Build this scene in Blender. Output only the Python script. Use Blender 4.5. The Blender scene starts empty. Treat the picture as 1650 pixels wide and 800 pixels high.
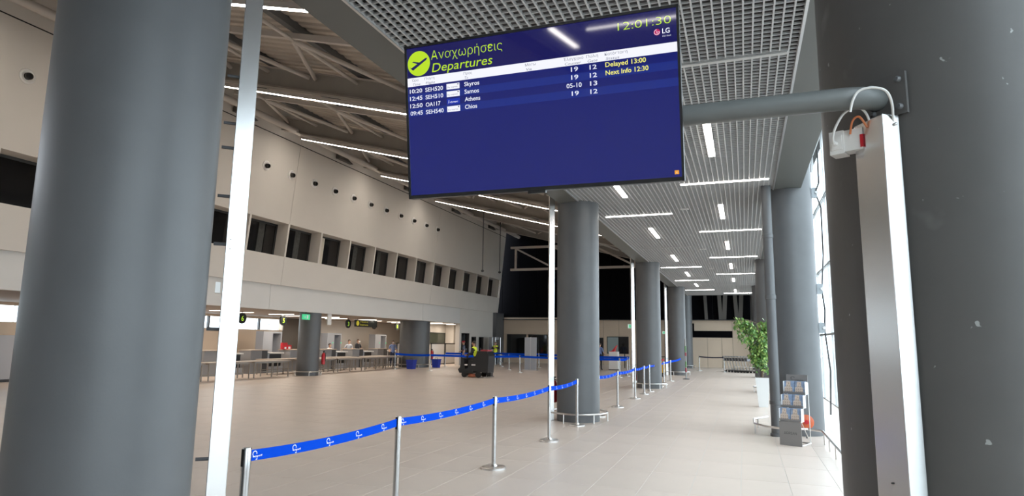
import bpy, math, random
from mathutils import Vector, Matrix
random.seed(7)
R_ = math.radians
sc = bpy.context.scene
COL = sc.collection
H = 1.70

# ------------------------------------------------------------------ camera
cam_d = bpy.data.cameras.new('camera'); cam = bpy.data.objects.new('camera', cam_d); COL.objects.link(cam)
cam_d.sensor_width = 36.0; cam_d.lens = 1019.0 / 1650.0 * 36.0; cam_d.clip_start = 0.05; cam_d.clip_end = 500
CAMROT = ((0.93964345, 0.03662159, 0.34018972), (0.34185475, -0.14214148, -0.92894086), (0.01433578, 0.98916867, -0.14608158))
m = Matrix(CAMROT).to_4x4(); m.translation = Vector((0, 0, H)); cam.matrix_world = m
sc.camera = cam
sc.view_settings.view_transform = 'Standard'; sc.view_settings.look = 'None'
sc.view_settings.gamma = 1.0; sc.view_settings.use_curve_mapping = False
sc.view_settings.exposure = 0.0
sc.cycles.use_denoising = True
sc.cycles.use_adaptive_sampling = True; sc.cycles.adaptive_threshold = 0.06
sc.cycles.max_bounces = 7; sc.cycles.diffuse_bounces = 4; sc.cycles.glossy_bounces = 4
sc.cycles.transparent_max_bounces = 12; sc.cycles.sample_clamp_indirect = 6.0
sc.cycles.caustics_reflective = False; sc.cycles.caustics_refractive = False

# ------------------------------------------------------------------ world: bright hazy daylight
w = bpy.data.worlds.new('sky'); sc.world = w; w.use_nodes = True
bg = w.node_tree.nodes['Background']
bg.inputs[0].default_value = (0.84, 0.91, 1.0, 1); bg.inputs[1].default_value = 5.5
LAMP_HALL = 48.0      # linear lamps under the hall roof
LAMP_AISLE = 20.0      # lamps in the louvre ceiling
LAMP_DESK = 4.0       # lamps over the check-in desks
WARM = (1.0, 0.905, 0.80)

# ------------------------------------------------------------------ materials
MATS = {}
def mat(name, col, rough=0.5, metal=0.0, var=0.0, scale=6.0, emit=None, estr=0.0, bump=0.0, bscale=40.0, spec=0.5, coat=0.0):
    if name in MATS: return MATS[name]
    mt = bpy.data.materials.new(name); mt.use_nodes = True
    nt = mt.node_tree; b = nt.nodes['Principled BSDF']
    b.inputs['Base Color'].default_value = (*col, 1); b.inputs['Roughness'].default_value = rough
    b.inputs['Metallic'].default_value = metal; b.inputs['Specular IOR Level'].default_value = spec
    b.inputs['Coat Weight'].default_value = coat; b.inputs['Coat Roughness'].default_value = 0.05
    tc = nt.nodes.new('ShaderNodeTexCoord')
    if var > 0:
        n = nt.nodes.new('ShaderNodeTexNoise'); n.inputs['Scale'].default_value = scale; n.inputs['Detail'].default_value = 5
        nt.links.new(tc.outputs['Object'], n.inputs['Vector'])
        r = nt.nodes.new('ShaderNodeValToRGB')
        r.color_ramp.elements[0].position = 0.3; r.color_ramp.elements[1].position = 0.7
        r.color_ramp.elements[0].color = (*[max(0, c * (1 - var)) for c in col], 1)
        r.color_ramp.elements[1].color = (*[min(1, c * (1 + var)) for c in col], 1)
        nt.links.new(n.outputs['Fac'], r.inputs['Fac']); nt.links.new(r.outputs['Color'], b.inputs['Base Color'])
    if bump > 0:
        n2 = nt.nodes.new('ShaderNodeTexNoise'); n2.inputs['Scale'].default_value = bscale
        nt.links.new(tc.outputs['Object'], n2.inputs['Vector'])
        bp = nt.nodes.new('ShaderNodeBump'); bp.inputs['Strength'].default_value = bump; bp.inputs['Distance'].default_value = 0.01
        nt.links.new(n2.outputs['Fac'], bp.inputs['Height']); nt.links.new(bp.outputs['Normal'], b.inputs['Normal'])
    if emit:
        b.inputs['Emission Color'].default_value = (*emit, 1); b.inputs['Emission Strength'].default_value = estr
    MATS[name] = mt
    return mt
def s2l(r, g, b):
    f = lambda c: (c / 255 / 12.92) if c / 255 <= 0.04045 else ((c / 255 + 0.055) / 1.055) ** 2.4
    return (f(r), f(g), f(b))

floor_m = mat('porcelain_tile', (0.665, 0.562, 0.488), 0.37, var=0.05, scale=1.3, bump=0.02, bscale=9)
grout_m = mat('grout', (0.70, 0.67, 0.63), 0.8)
col_m = mat('column_paint', (0.108, 0.111, 0.115), 0.42, var=0.05, scale=3.0, bump=0.03, bscale=60)
colw_m = mat('column_paint_scuffed', (0.102, 0.099, 0.096), 0.45, var=0.12, scale=2.2, bump=0.05, bscale=30)
def scuffs(mt):
    nt = mt.node_tree; b = nt.nodes['Principled BSDF']; src = b.inputs['Base Color'].links[0].from_socket
    tc = nt.nodes.new('ShaderNodeTexCoord'); n1 = nt.nodes.new('ShaderNodeTexNoise'); n1.inputs['Scale'].default_value = 26; n1.inputs['Detail'].default_value = 2
    n2 = nt.nodes.new('ShaderNodeTexNoise'); n2.inputs['Scale'].default_value = 5.0; n2.inputs['Detail'].default_value = 3
    nt.links.new(tc.outputs['Object'], n1.inputs['Vector']); nt.links.new(tc.outputs['Object'], n2.inputs['Vector'])
    r1 = nt.nodes.new('ShaderNodeMapRange'); r1.inputs[1].default_value = 0.735; r1.inputs[2].default_value = 0.76; nt.links.new(n1.outputs['Fac'], r1.inputs[0])
    r2 = nt.nodes.new('ShaderNodeMapRange'); r2.inputs[1].default_value = 0.66; r2.inputs[2].default_value = 0.78; r2.inputs[4].default_value = 0.25; nt.links.new(n2.outputs['Fac'], r2.inputs[0])
    ad = nt.nodes.new('ShaderNodeMath'); ad.operation = 'MAXIMUM'; nt.links.new(r1.outputs[0], ad.inputs[0]); nt.links.new(r2.outputs[0], ad.inputs[1])
    mx = nt.nodes.new('ShaderNodeMix'); mx.data_type = 'RGBA'; mx.inputs['B'].default_value = (0.35, 0.36, 0.35, 1)
    nt.links.new(ad.outputs[0], mx.inputs['Factor']); nt.links.new(src, mx.inputs['A']); nt.links.new(mx.outputs['Result'], b.inputs['Base Color'])
scuffs(colw_m)
steel_m = mat('brushed_steel', (0.73, 0.725, 0.72), 0.24, 1.0, var=0.04, scale=3.0)
chrome_m = mat('polished_steel', (0.50, 0.495, 0.49), 0.26, 1.0)
rail_m = mat('satin_rail', (0.72, 0.70, 0.68), 0.3, 1.0)
black_m = mat('black_plastic', (0.012, 0.012, 0.013), 0.35)
wall_m = mat('warm_white_wall', (0.66, 0.62, 0.57), 0.75, var=0.02, scale=0.7)
fascia_m = mat('cool_white_fascia', (0.66, 0.65, 0.63), 0.7, var=0.02, scale=0.7)
beige_m = mat('beige_cladding', (0.62, 0.50, 0.385), 0.7, var=0.03, scale=0.8)
joint_m = mat('dark_joint', (0.02, 0.02, 0.02), 0.8)
soff_m = mat('grey_soffit_panel', (0.118, 0.120, 0.112), 0.55, var=0.03, scale=1.0)
louv_m = mat('louvre_grey_metal', (0.50, 0.50, 0.50), 0.45, 0.0, var=0.04, scale=2)
plen_m = mat('plenum_dark', (0.085, 0.08, 0.08), 0.9)
glass_d = mat('dark_window_glass', (0.012, 0.012, 0.013), 0.06, spec=0.6)
glass_b = mat('black_glazing', (0.003, 0.003, 0.004), 0.5, spec=0.03)
frame_d = mat('dark_window_frame', (0.03, 0.03, 0.03), 0.5)
roof_m = mat('roof_deck_metal', (0.52, 0.47, 0.41), 0.6, var=0.06, scale=1.0)
gird_m = mat('painted_girder', (0.36, 0.335, 0.30), 0.55, var=0.05, scale=2)
dgird_m = mat('dark_purlin', (0.14, 0.145, 0.15), 0.5)
tube_m = mat('painted_brace', (0.55, 0.51, 0.47), 0.5)
taupe_m = mat('taupe_ceiling', (0.34, 0.29, 0.25), 0.8)
lamp_h = mat('hall_lamp_tube', (0.9, 0.9, 0.9), 0.4, emit=WARM, estr=LAMP_HALL)
lamp_a = mat('aisle_lamp_diffuser', (0.9, 0.9, 0.9), 0.4, emit=(1.0, 0.94, 0.88), estr=LAMP_AISLE)
lamp_d = mat('desk_lamp_diffuser', (0.9, 0.9, 0.9), 0.4, emit=(1.0, 0.88, 0.74), estr=LAMP_DESK)
lamp_off = mat('unlit_lamp_diffuser', (0.50, 0.49, 0.48), 0.5)
alu_m = mat('lamp_aluminium', (0.6, 0.6, 0.6), 0.35, 0.8)
white_m = mat('white_plastic', (0.78, 0.76, 0.73), 0.4)
blue_belt = mat('blue_belt_webbing', (0.003, 0.065, 0.58), 0.75, bump=0.1, bscale=300, spec=0.03)
white_print = mat('white_print', (0.85, 0.88, 0.92), 0.6)
navy_belt = mat('dark_belt_webbing', (0.02, 0.02, 0.05), 0.7)
wood_m = mat('table_top_laminate', (0.42, 0.35, 0.29), 0.5, var=0.05, scale=2)
grey_m = mat('light_grey_panel', (0.34, 0.355, 0.39), 0.5)
grey2_m = mat('mid_grey_panel', (0.27, 0.27, 0.28), 0.5)
dgrey_m = mat('dark_grey_panel', (0.07, 0.07, 0.075), 0.5)
red_m = mat('red_enamel', (0.55, 0.02, 0.03), 0.3)
green_sign = mat('green_sign', (0.05, 0.45, 0.2), 0.4, emit=(0.05, 0.55, 0.25), estr=0.7)
lime_m = mat('lime_print', (0.45, 0.75, 0.05), 0.5, emit=(0.42, 0.72, 0.05), estr=0.6)
yellow_p = mat('yellow_print', (0.75, 0.65, 0.05), 0.5, emit=(0.6, 0.52, 0.05), estr=0.35)
signblk_m = mat('black_sign', (0.01, 0.012, 0.012), 0.4)
bin_m = mat('blue_bin_plastic', (0.01, 0.035, 0.36), 0.45)

def glass_clear():
    mt = bpy.data.materials.new('clear_glass'); mt.use_nodes = True
    nt = mt.node_tree; nt.nodes.clear()
    out = nt.nodes.new('ShaderNodeOutputMaterial'); mx = nt.nodes.new('ShaderNodeMixShader')
    tr = nt.nodes.new('ShaderNodeBsdfTransparent'); gl = nt.nodes.new('ShaderNodeBsdfGlossy')
    tr.inputs[0].default_value = (0.93, 0.97, 0.97, 1); gl.inputs['Roughness'].default_value = 0.02; mx.inputs[0].default_value = 0.07
    nt.links.new(tr.outputs[0], mx.inputs[1]); nt.links.new(gl.outputs[0], mx.inputs[2])
    nt.links.new(mx.outputs[0], out.inputs[0]); return mt
clear_m = glass_clear()

# ------------------------------------------------------------------ helpers
class MB:
    def __init__(s): s.v = []; s.f = []
    def _add(s, vs, fs):
        o = len(s.v); s.v += [tuple(p) for p in vs]; s.f += [tuple(i + o for i in q) for q in fs]; return s
    def box(s, c, d, rz=0.0):
        x, y, z = [k / 2 for k in d]; ca, sa = math.cos(rz), math.sin(rz)
        vs = []
        for sx, sy, sz in ((-1,-1,-1),(1,-1,-1),(1,1,-1),(-1,1,-1),(-1,-1,1),(1,-1,1),(1,1,1),(-1,1,1)):
            px, py = sx * x, sy * y
            vs.append((c[0] + px * ca - py * sa, c[1] + px * sa + py * ca, c[2] + sz * z))
        return s._add(vs, ((0,3,2,1),(4,5,6,7),(0,1,5,4),(1,2,6,5),(2,3,7,6),(3,0,4,7)))
    def bb(s, x0, x1, y0, y1, z0, z1): return s.box(((x0+x1)/2, (y0+y1)/2, (z0+z1)/2), (abs(x1-x0), abs(y1-y0), abs(z1-z0)))
    def hexa(s, p): return s._add(p, ((0,3,2,1),(4,5,6,7),(0,1,5,4),(1,2,6,5),(2,3,7,6),(3,0,4,7)))
    def bar(s, p, q, w_, h_, up=(0, 0, 1)):
        p, q = Vector(p), Vector(q); d = (q - p).normalized(); u = Vector(up)
        sd = d.cross(u)
        if sd.length < 1e-4: sd = d.cross(Vector((0, 1, 0)))
        sd.normalize(); u = sd.cross(d).normalized(); sd *= w_ / 2; u *= h_ / 2
        return s._add([p-sd-u, p+sd-u, p+sd+u, p-sd+u, q-sd-u, q+sd-u, q+sd+u, q-sd+u],
                      ((0,1,2,3),(4,7,6,5),(0,4,5,1),(1,5,6,2),(2,6,7,3),(3,7,4,0)))
    def tube(s, pts, r, n=10, caps=True):
        P = [Vector(p) for p in pts]; rs = r if isinstance(r, (list, tuple)) else [r] * len(P)
        o = len(s.v); prev = None
        for i, p in enumerate(P):
            d = ((P[min(i+1, len(P)-1)] - P[max(i-1, 0)])).normalized()
            if prev is None:
                a = d.cross(Vector((0, 0, 1)));
                if a.length < 1e-3: a = d.cross(Vector((1, 0, 0)))
            else: a = prev - d * prev.dot(d)
            a.normalize(); prev = a; b = d.cross(a)
            for k in range(n):
                t = 2 * math.pi * k / n; s.v.append(tuple(p + (a * math.cos(t) + b * math.sin(t)) * rs[i]))
        for i in range(len(P) - 1):
            for k in range(n):
                s.f.append((o+i*n+k, o+i*n+(k+1)%n, o+(i+1)*n+(k+1)%n, o+(i+1)*n+k))
        if caps:
            s.f.append(tuple(o + n - 1 - k for k in range(n))); s.f.append(tuple(o + (len(P)-1)*n + k for k in range(n)))
        return s
    def lathe(s, prof, n=24, c=(0, 0, 0), axis=None):
        o = len(s.v)
        M = Matrix.Identity(3)
        if axis is not None: M = Vector((0, 0, 1)).rotation_difference(Vector(axis)).to_matrix()
        for r, z in prof:
            for k in range(n):
                t = 2 * math.pi * k / n
                p = M @ Vector((r * math.cos(t), r * math.sin(t), z)); s.v.append((p.x + c[0], p.y + c[1], p.z + c[2]))
        for i in range(len(prof) - 1):
            for k in range(n): s.f.append((o+i*n+k, o+i*n+(k+1)%n, o+(i+1)*n+(k+1)%n, o+(i+1)*n+k))
        s.f.append(tuple(o + n - 1 - k for k in range(n))); s.f.append(tuple(o + (len(prof)-1)*n + k for k in range(n)))
        return s
    def prism(s, poly, ext):
        n = len(poly); e = Vector(ext); P = [Vector(p) for p in poly]
        return s._add(P + [p + e for p in P], [tuple(range(n))[::-1], tuple(range(n, 2*n))] + [(i, (i+1) % n, n+(i+1) % n, n+i) for i in range(n)])
    def mesh(s, name):
        me = bpy.data.meshes.new(name); me.from_pydata(s.v, [], s.f); me.update(); return me
    def build(s, name, m, parent=None, smooth=False):
        me = s.mesh(name); me.materials.append(m)
        if smooth:
            me.polygons.foreach_set('use_smooth', [len(p.vertices) <= 4 for p in me.polygons]); me.update()
            try: me.set_sharp_from_angle(angle=R_(35))
            except Exception: pass
        o = bpy.data.objects.new(name, me); COL.objects.link(o)
        if parent is not None: o.parent = parent
        return o
def empty(name, loc=(0, 0, 0), rz=0.0):
    o = bpy.data.objects.new(name, None); COL.objects.link(o); o.location = loc; o.rotation_euler = (0, 0, rz); o.empty_display_size = 0.1; return o
def tag(o, label=None, cat=None, group=None, kind=None):
    if label: o['label'] = label
    if cat: o['category'] = cat
    if group: o['group'] = group
    if kind: o['kind'] = kind
    return o
def struct(o, label=None): o['kind'] = 'structure'; (label and o.__setitem__('label', label)); return o
def copy_tree(o, parent=None):
    c = o.copy(); COL.objects.link(c); c.parent = parent
    for ch in list(o.children): copy_tree(ch, c)
    return c
def inst(name, me, parent, loc=(0, 0, 0)):
    o = bpy.data.objects.new(name, me); COL.objects.link(o); o.location = loc
    if parent is not None: o.parent = parent
    return o
ORD = ['first','second','third','fourth','fifth','sixth','seventh','eighth','ninth','tenth','eleventh','twelfth','thirteenth','fourteenth','fifteenth','sixteenth','seventeenth','eighteenth','nineteenth','twentieth']

def text_mesh(body, bold=False, shear=0.0, res=3, thin=False):
    cu = bpy.data.curves.new('txt', 'FONT'); cu.body = body; cu.resolution_u = res; cu.shear = shear
    if bold: cu.offset = 0.012
    if thin: cu.offset = -0.014
    ob = bpy.data.objects.new('txt', cu); COL.objects.link(ob)
    dg = bpy.context.evaluated_depsgraph_get(); ev = ob.evaluated_get(dg)
    me = bpy.data.meshes.new_from_object(ev); bpy.data.objects.remove(ob); bpy.data.curves.remove(cu)
    return me
def text_on(name, body, m, parent, o, u, v, w_=None, cap=0.02, bold=False, shear=0.0, lift=0.0, thin=False):
    """flat print: text with its baseline start at o + axes u (right), v (up)"""
    me = text_mesh(body, bold, shear, thin=thin)
    xs = [q.co.x for q in me.vertices]; x0 = min(xs); wid = max(xs) - x0
    sy = cap / 0.73; sx = (w_ / wid) if w_ else sy
    u, v = Vector(u), Vector(v); n = u.cross(v); o = Vector(o) + n * lift
    for q in me.vertices: q.co = o + u * ((q.co.x - x0) * sx) + v * (q.co.y * sy)
    me.materials.clear(); me.materials.append(m); me.update()
    ob = bpy.data.objects.new(name, me); COL.objects.link(ob)
    if parent is not None: ob.parent = parent
    return ob

# ================================================================== THE SETTING
Y0, Y1 = -13.0, 48.6          # back and end of the building
ZC = 4.83                     # louvre ceiling
XG0, XG1 = -3.38, 0.65        # louvre field
XS0, XS1 = -3.85, 1.17        # outer edges of the soffits
XF = 2.40                     # glass facade
def LX(z): return -18.5 + 0.095 * (z - 3.93)      # leaning hall wall
def ZL(x): return 9.84 - 0.252 * (x + 16.8)      # plane of the hall lamps

# ---- floor: grout bed plus porcelain tiles
fl = struct(MB().bb(-27, 3.2, Y0, Y1 + 0.4, -0.25, -0.004).build('floor', grout_m), 'pale grey porcelain tile floor of the terminal')
TW, TL = 0.5575, 1.115
tile_me = MB().hexa([(0.0038,0.0038,-0.02),(TW-0.0038,0.0038,-0.02),(TW-0.0038,TL-0.0038,-0.02),(0.0038,TL-0.0038,-0.02),
                     (0.0038,0.0038,0),(TW-0.0038,0.0038,0),(TW-0.0038,TL-0.0038,0),(0.0038,TL-0.0038,0)]).mesh('floor_tile')
tile_me.materials.append(floor_m)
tiles = []
ix0 = int((-26.9 + 0.1) / TW) - 1
for i in range(ix0, 5):
    x = -0.105 + i * TW
    for j in range(-11, 44):
        y = j * TL
        if y < Y0 or y + TL > Y1 + 0.3 or x < -26.9: continue
        tiles.append((x, y))
def seen(x, y):
    if y < 2.5: return 1e9
    a = math.degrees(math.atan2(x, y))
    if a < -46 or a > 8: return 1e9
    dep = -0.34 * x + 0.929 * y
    return dep if dep > 4.9 else 1e9
tiles.sort(key=lambda p: seen(p[0] + TW / 2, p[1] + TL / 2))
for x, y in tiles[:300]: inst('floor_tile', tile_me, fl, (x, y, 0))
tb = MB()
for x, y in tiles[300:]:
    g = 0.0038
    tb._add([(x+g,y+g,0),(x+TW-g,y+g,0),(x+TW-g,y+TL-g,0),(x+g,y+TL-g,0),(x+g,y+g,-.02),(x+TW-g,y+g,-.02),(x+TW-g,y+TL-g,-.02),(x+g,y+TL-g,-.02)],
            ((0,1,2,3),(0,4,5,1),(1,5,6,2),(2,6,7,3),(3,7,4,0)))
tag(tb.build('floor_tile_field', floor_m, fl), kind='stuff')
# ground outside the glass
struct(MB().bb(XF + 0.81, 60, -60, 110, -0.3, -0.05).build('ground_outside', mat('pavement', (0.45, 0.45, 0.44), 0.9, var=0.1, scale=0.3)), 'pale pavement outside the glass facade')

# ---- aisle ceiling: dark plenum with an open-cell louvre under it
ceil = struct(MB().bb(XS0, XS1, Y0, 42.8, 5.55, 5.75).build('ceiling', plen_m), 'grey open-cell louvre ceiling over the aisle')
CELL = 0.0925; BH = 0.036
lb = MB().bb(-0.008, 0.008, Y0, 42.75, 0, BH).mesh('louvre_blade'); lb.materials.append(louv_m)
nx = int(round((XG1 - XG0) / CELL))
for i in range(nx + 1): inst('louvre_blade', lb, ceil, (XG0 + (XG1 - XG0) * i / nx, 0, ZC))
cb = MB().bb(XG0, XG1, -0.005, 0.005, 0, 0.022).mesh('cross_blade'); cb.materials.append(louv_m)
ys = [4.3 + k * CELL for k in range(int((42.7 - 4.3) / CELL))]
for y in ys[:300]: inst('cross_blade', cb, ceil, (0, y, ZC + 0.002))
cbs = MB()
for y in ys[300:] + [4.3 - k * CELL for k in range(1, int((4.3 - Y0) / CELL))]: cbs.bb(XG0, XG1, y - 0.005, y + 0.005, ZC + 0.002, ZC + 0.024)
tag(cbs.build('cross_blade_field', louv_m, ceil), kind='stuff')
# soffits on both sides with their edge angles
o = MB().bb(XS0, XG0 - 0.02, Y0, 42.8, ZC - 0.01, ZC + 0.05).bb(XS0, XS0 + 0.04, Y0, 42.8, ZC + 0.03, 8.2).build('trim_1', soff_m); struct(o, 'grey soffit panel on the hall side of the louvre ceiling')
MB().bb(XG0 - 0.022, XG0 + 0.006, Y0, 42.8, ZC - 0.016, ZC + 0.05).build('edge_angle', alu_m, o)
o = MB().bb(XG1 + 0.02, XS1, Y0, 42.8, ZC - 0.01, ZC + 0.05).bb(XS1 - 0.04, XS1, Y0, 42.8, ZC + 0.03, 8.2).build('trim_2', soff_m); struct(o, 'grey soffit panel on the window side of the louvre ceiling')
MB().bb(XG1 - 0.006, XG1 + 0.022, Y0, 42.8, ZC - 0.016, ZC + 0.05).build('edge_angle', alu_m, o)
struct(MB().bb(XS0 - 0.2, XF + 0.2, Y0, Y1 + 0.4, 8.2, 8.4).build('roof_slab', plen_m), 'dark roof slab above the aisle')
struct(MB().bb(XS0, XF, 42.8, 42.9, ZC, 8.2).build('trim_3', soff_m), 'upstand at the far end of the louvre ceiling')

# ---- glass facade on the right
fac = struct(empty('window_1', (XF, 0, 0)), 'tall clear glass facade along the aisle')
PW, PH = 2.8, 2.05
pane = MB().bb(-0.008, 0.008, 0.03, PW - 0.03, 0.03, PH - 0.03).mesh('pane'); pane.materials.append(clear_m)
ny = int((Y1 - Y0) / PW)
for j in range(ny + 1):
    for k in range(4): inst('pane', pane, fac, (0, Y0 + j * PW, k * PH))
for j in range(ny + 2): MB().bb(-0.03, 0.05, Y0 + j * PW - 0.03, Y0 + j * PW + 0.03, 0, 8.2).build('mullion', alu_m, fac)
for k in range(5): MB().bb(-0.03, 0.05, Y0, Y1, k * PH - 0.03, k * PH + 0.03).build('transom', alu_m, fac)

# ---- closing walls out of view
struct(MB().bb(XF - 0.1, XF + 0.25, Y0, -7.0, 0, 8.2).build('wall_right_added', wall_m), 'solid wall of the aisle behind the camera')  # added in front of the glass to block part of the daylight
struct(MB().bb(-27, XF, Y0 - 0.3, Y0, 0, 11.5).build('wall_back', wall_m), 'white wall behind the camera')

# ---- hall wall on the left: leaning upper storey
def lean(mb, y0, y1, z0, z1, t=0.45, off=0.0):
    return mb.hexa([(LX(z0)-t+off,y0,z0),(LX(z0)+off,y0,z0),(LX(z0)+off,y1,z0),(LX(z0)-t+off,y1,z0),
                    (LX(z1)-t+off,y0,z1),(LX(z1)+off,y0,z1),(LX(z1)+off,y1,z1),(LX(z1)-t+off,y1,z1)])
MP = 2.287; MY = [19.62 + k * MP for k in range(-14, 13)]     # mullion centres
WZ0, WZ1 = 5.14, 6.555
wl = struct(empty('wall_left', (LX(4), 0, 0)), 'leaning warm white upper wall of the hall'); wl.location = (0, 0, 0)
joints = [Y0, 8.18, 21.9, 35.63, 47.45]
for a, b in zip(joints[:-1], joints[1:]):
    lean(MB(), a + 0.008, b - 0.008, WZ1, 10.02, 0.68).build('wall_panel', wall_m, wl)
    lean(MB(), a + 0.008, b - 0.008, 3.93, WZ0, 0.68).build('spandrel_panel', wall_m, wl)
    lean(MB(), a + 0.008, b - 0.008, 10.065, 11.4).build('top_panel', wall_m, wl)
lean(MB(), Y0, 47.45, 3.95, WZ0 - 0.01, 0.6, -0.02).build('wall_backing', joint_m, wl)
lean(MB(), Y0, 47.45, WZ1 + 0.01, 11.3, 0.6, -0.02).build('wall_backing', joint_m, wl)
for y in MY:
    if Y0 < y < 47.4: lean(MB(), y - 0.05, y + 0.05, WZ0, WZ1, 0.62).build('window_fin', wall_m, wl)
lean(MB(), Y0, 47.45, WZ0 - 0.03, WZ0 - 0.002, 0.62, -0.1).build('window_ledge', dgrey_m, wl)
lean(MB(), 47.3, 47.45, WZ0, WZ1, 0.62).build('wall_end', wall_m, wl)
blind_m = mat('pale_blind', (0.62, 0.57, 0.48), 0.8); curt_m = mat('dark_curtain', (0.06, 0.06, 0.055), 0.8, var=0.3, scale=9)
n_w = 2
for k, y in enumerate(MY[:-1]):
    if y + MP < 8 or y > 47: continue
    o = struct(lean(MB(), y + 0.05, y + MP - 0.05, WZ0, WZ1, 0.02, -0.60).build('window_%d' % n_w, glass_d), 'dark recessed window in the leaning wall, number %d from the left' % (n_w - 1)); n_w += 1
    fb = MB(); lean(fb, y + 0.05, y + MP - 0.05, WZ0, WZ0 + 0.07, 0.04, -0.57); lean(fb, y + MP - 0.14, y + MP - 0.05, WZ0, WZ1, 0.04, -0.57); lean(fb, y + 0.05, y + 0.12, WZ0, WZ1, 0.04, -0.57); lean(fb, y + 0.05, y + MP - 0.05, WZ1 - 0.08, WZ1, 0.04, -0.57)
    fb.build('window_frame', frame_d, o)
    if k % 3 != 1: lean(MB(), y + 1.15, y + 1.5, WZ0 + 0.07, WZ1 - 0.08, 0.01, -0.585).build('curtain', curt_m, o)
    if abs(y - 24.19) < 0.2: lean(MB(), y + 0.12, y + 1.0, WZ0 + 0.07, WZ1 - 0.08, 0.012, -0.58).build('blind', blind_m, o)

# ---- fascia over the check-in hall, ground-floor wall, check-in ceiling and back wall
fas = struct(empty('trim_4'), 'cool white fascia over the check-in hall')
fj = [Y0, 8.0, 21.44, 35.0, 40.5]
for a, b in zip(fj[:-1], fj[1:]): MB().bb(-18.9, -18.62, a + 0.008, b - 0.008, 2.88, 3.93).build('fascia_panel', fascia_m, fas)
MB().bb(-18.85, -18.66, Y0, 40.5, 2.9, 3.93).build('fascia_backing', joint_m, fas)
wg = MB(); zo = 3.93
ops = [(40.79, 42.19, 2.23), (42.55, 43.46, 2.0), (43.93, 44.9, 2.0)]
ycur = 40.5
for a, b, h in ops:
    wg.bb(-18.95, -18.62, ycur, a, 0, zo); wg.bb(-18.95, -18.62, a, b, h, zo); ycur = b
wg.bb(-18.95, -18.62, ycur, 46.7, 0, zo)
struct(wg.build('wall_ground_floor', wall_m), 'white ground-floor wall with narrow dark doors')
for n, (a, b, h) in enumerate(ops):
    d = struct(MB().bb(-18.86, -18.80, a + 0.05, b - 0.05, 0, h - 0.05).build('door_%d' % (n + 1), glass_d), 'dark glazed door in the white ground-floor wall')
    MB().bb(-18.88, -18.64, a, a + 0.05, 0, h).bb(-18.88, -18.64, b - 0.05, b, 0, h).bb(-18.88, -18.64, a, b, h - 0.05, h).build('door_frame', frame_d, d)
    MB().bb(-18.79, -18.74, b - 0.15, b - 0.12, 0.9, 1.15).build('door_handle', chrome_m, d)
struct(MB().bb(-19.6, -18.4, 46.9, 48.55, 0, 3.93).build('trim_5', col_m), 'dark corner pier beside the end wall')
struct(MB().bb(-26.2, -18.7, Y0, 46.6, 2.9, 3.2).build('ceiling_check_in', taupe_m), 'low taupe ceiling over the check-in desks')
bw = MB().bb(-26.3, -26, Y0, 31.2, 0, 2.16).bb(-26.3, -26, Y0, 31.2, 2.78, 3.0).bb(-26.3, -26, 31.2, 46.6, 0, 3.0)
struct(bw.build('wall_check_in', beige_m), 'beige back wall of the check-in hall')
cw = struct(empty('window_clerestory'), 'bright strip window above the check-in desks')
for k in range(24):
    y = Y0 + k * 1.84
    if y + 1.84 > 31.3: break
    MB().bb(-26.12, -26.10, y + 0.03, y + 1.81, 2.16, 2.78).build('pane', clear_m, cw)
    MB().bb(-26.18, -26.04, y - 0.04, y + 0.04, 2.16, 2.78).build('mullion', dgrey_m if k % 2 else grey2_m, cw)
    MB().tube([(-26.2, y + 0.1, 2.16), (-26.2, y + 1.74, 2.78)], 0.012, 6).tube([(-26.2, y + 1.74, 2.16), (-26.2, y + 0.1, 2.78)], 0.012, 6).build('brace_rod', dgrey_m, cw)
struct(MB().bb(-27, -18.7, 46.6, 46.8, 0, 3.2).build('wall_check_in_end', wall_m), 'white end wall of the check-in hall')
struct(MB().bb(-26, -25.94, 31.2, 33.1, 0, 2.9).build('trim_6', mat('brown_panel', (0.13, 0.11, 0.09), 0.6)), 'dark brown panel behind desk five')
struct(MB().bb(-25.98, -25.93, 33.1, 34.3, 0, 2.75).build('door_5', mat('cream_door', (0.75, 0.65, 0.47), 0.6)), 'cream lit doorway behind the round pillar')
struct(MB().bb(-25.99, -25.95, 34.4, 46.6, 0, 2.9).build('trim_7', wall_m), 'white panelled wall behind the desks')
# recessed wall with interior windows behind the wide pillar
rw = struct(MB().bb(-21.75, -21.6, 38.4, 46.6, 0, 2.9).build('wall_office', wall_m), 'white office wall behind the low partitions')
for a, b in ((38.7, 40.2), (41.5, 44.2), (45.3, 46.55)):
    g = MB().bb(-21.6, -21.57, a, b, 1.5, 2.22).build('office_pane', mat('green_dark_glass', (0.05, 0.06, 0.045), 0.1), rw)
    MB().bb(-21.6, -21.54, a - 0.05, a, 1.45, 2.27).bb(-21.6, -21.54, b, b + 0.05, 1.45, 2.27).bb(-21.6, -21.54, a, b, 2.22, 2.27).bb(-21.6, -21.54, a, b, 1.45, 1.5).build('office_frame', frame_d, g)

# ---- end wall: beige cladding, dark windows and a slot, black glazing above
we = struct(empty('wall_end'), 'beige clad end wall under black glazing')
Z3 = 3.42
def wpan(x0, x1, z0, z1): MB().bb(x0 + 0.012, x1 - 0.012, Y1, Y1 + 0.25, z0 + 0.006, z1 - 0.006).build('cladding_panel', beige_m, we)
MB().bb(-18.6, 3.3, Y1 + 0.03, Y1 + 0.3, 0, Z3).build('wall_backing', mat('clad_joint', (0.25, 0.21, 0.17), 0.8), we)
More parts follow.
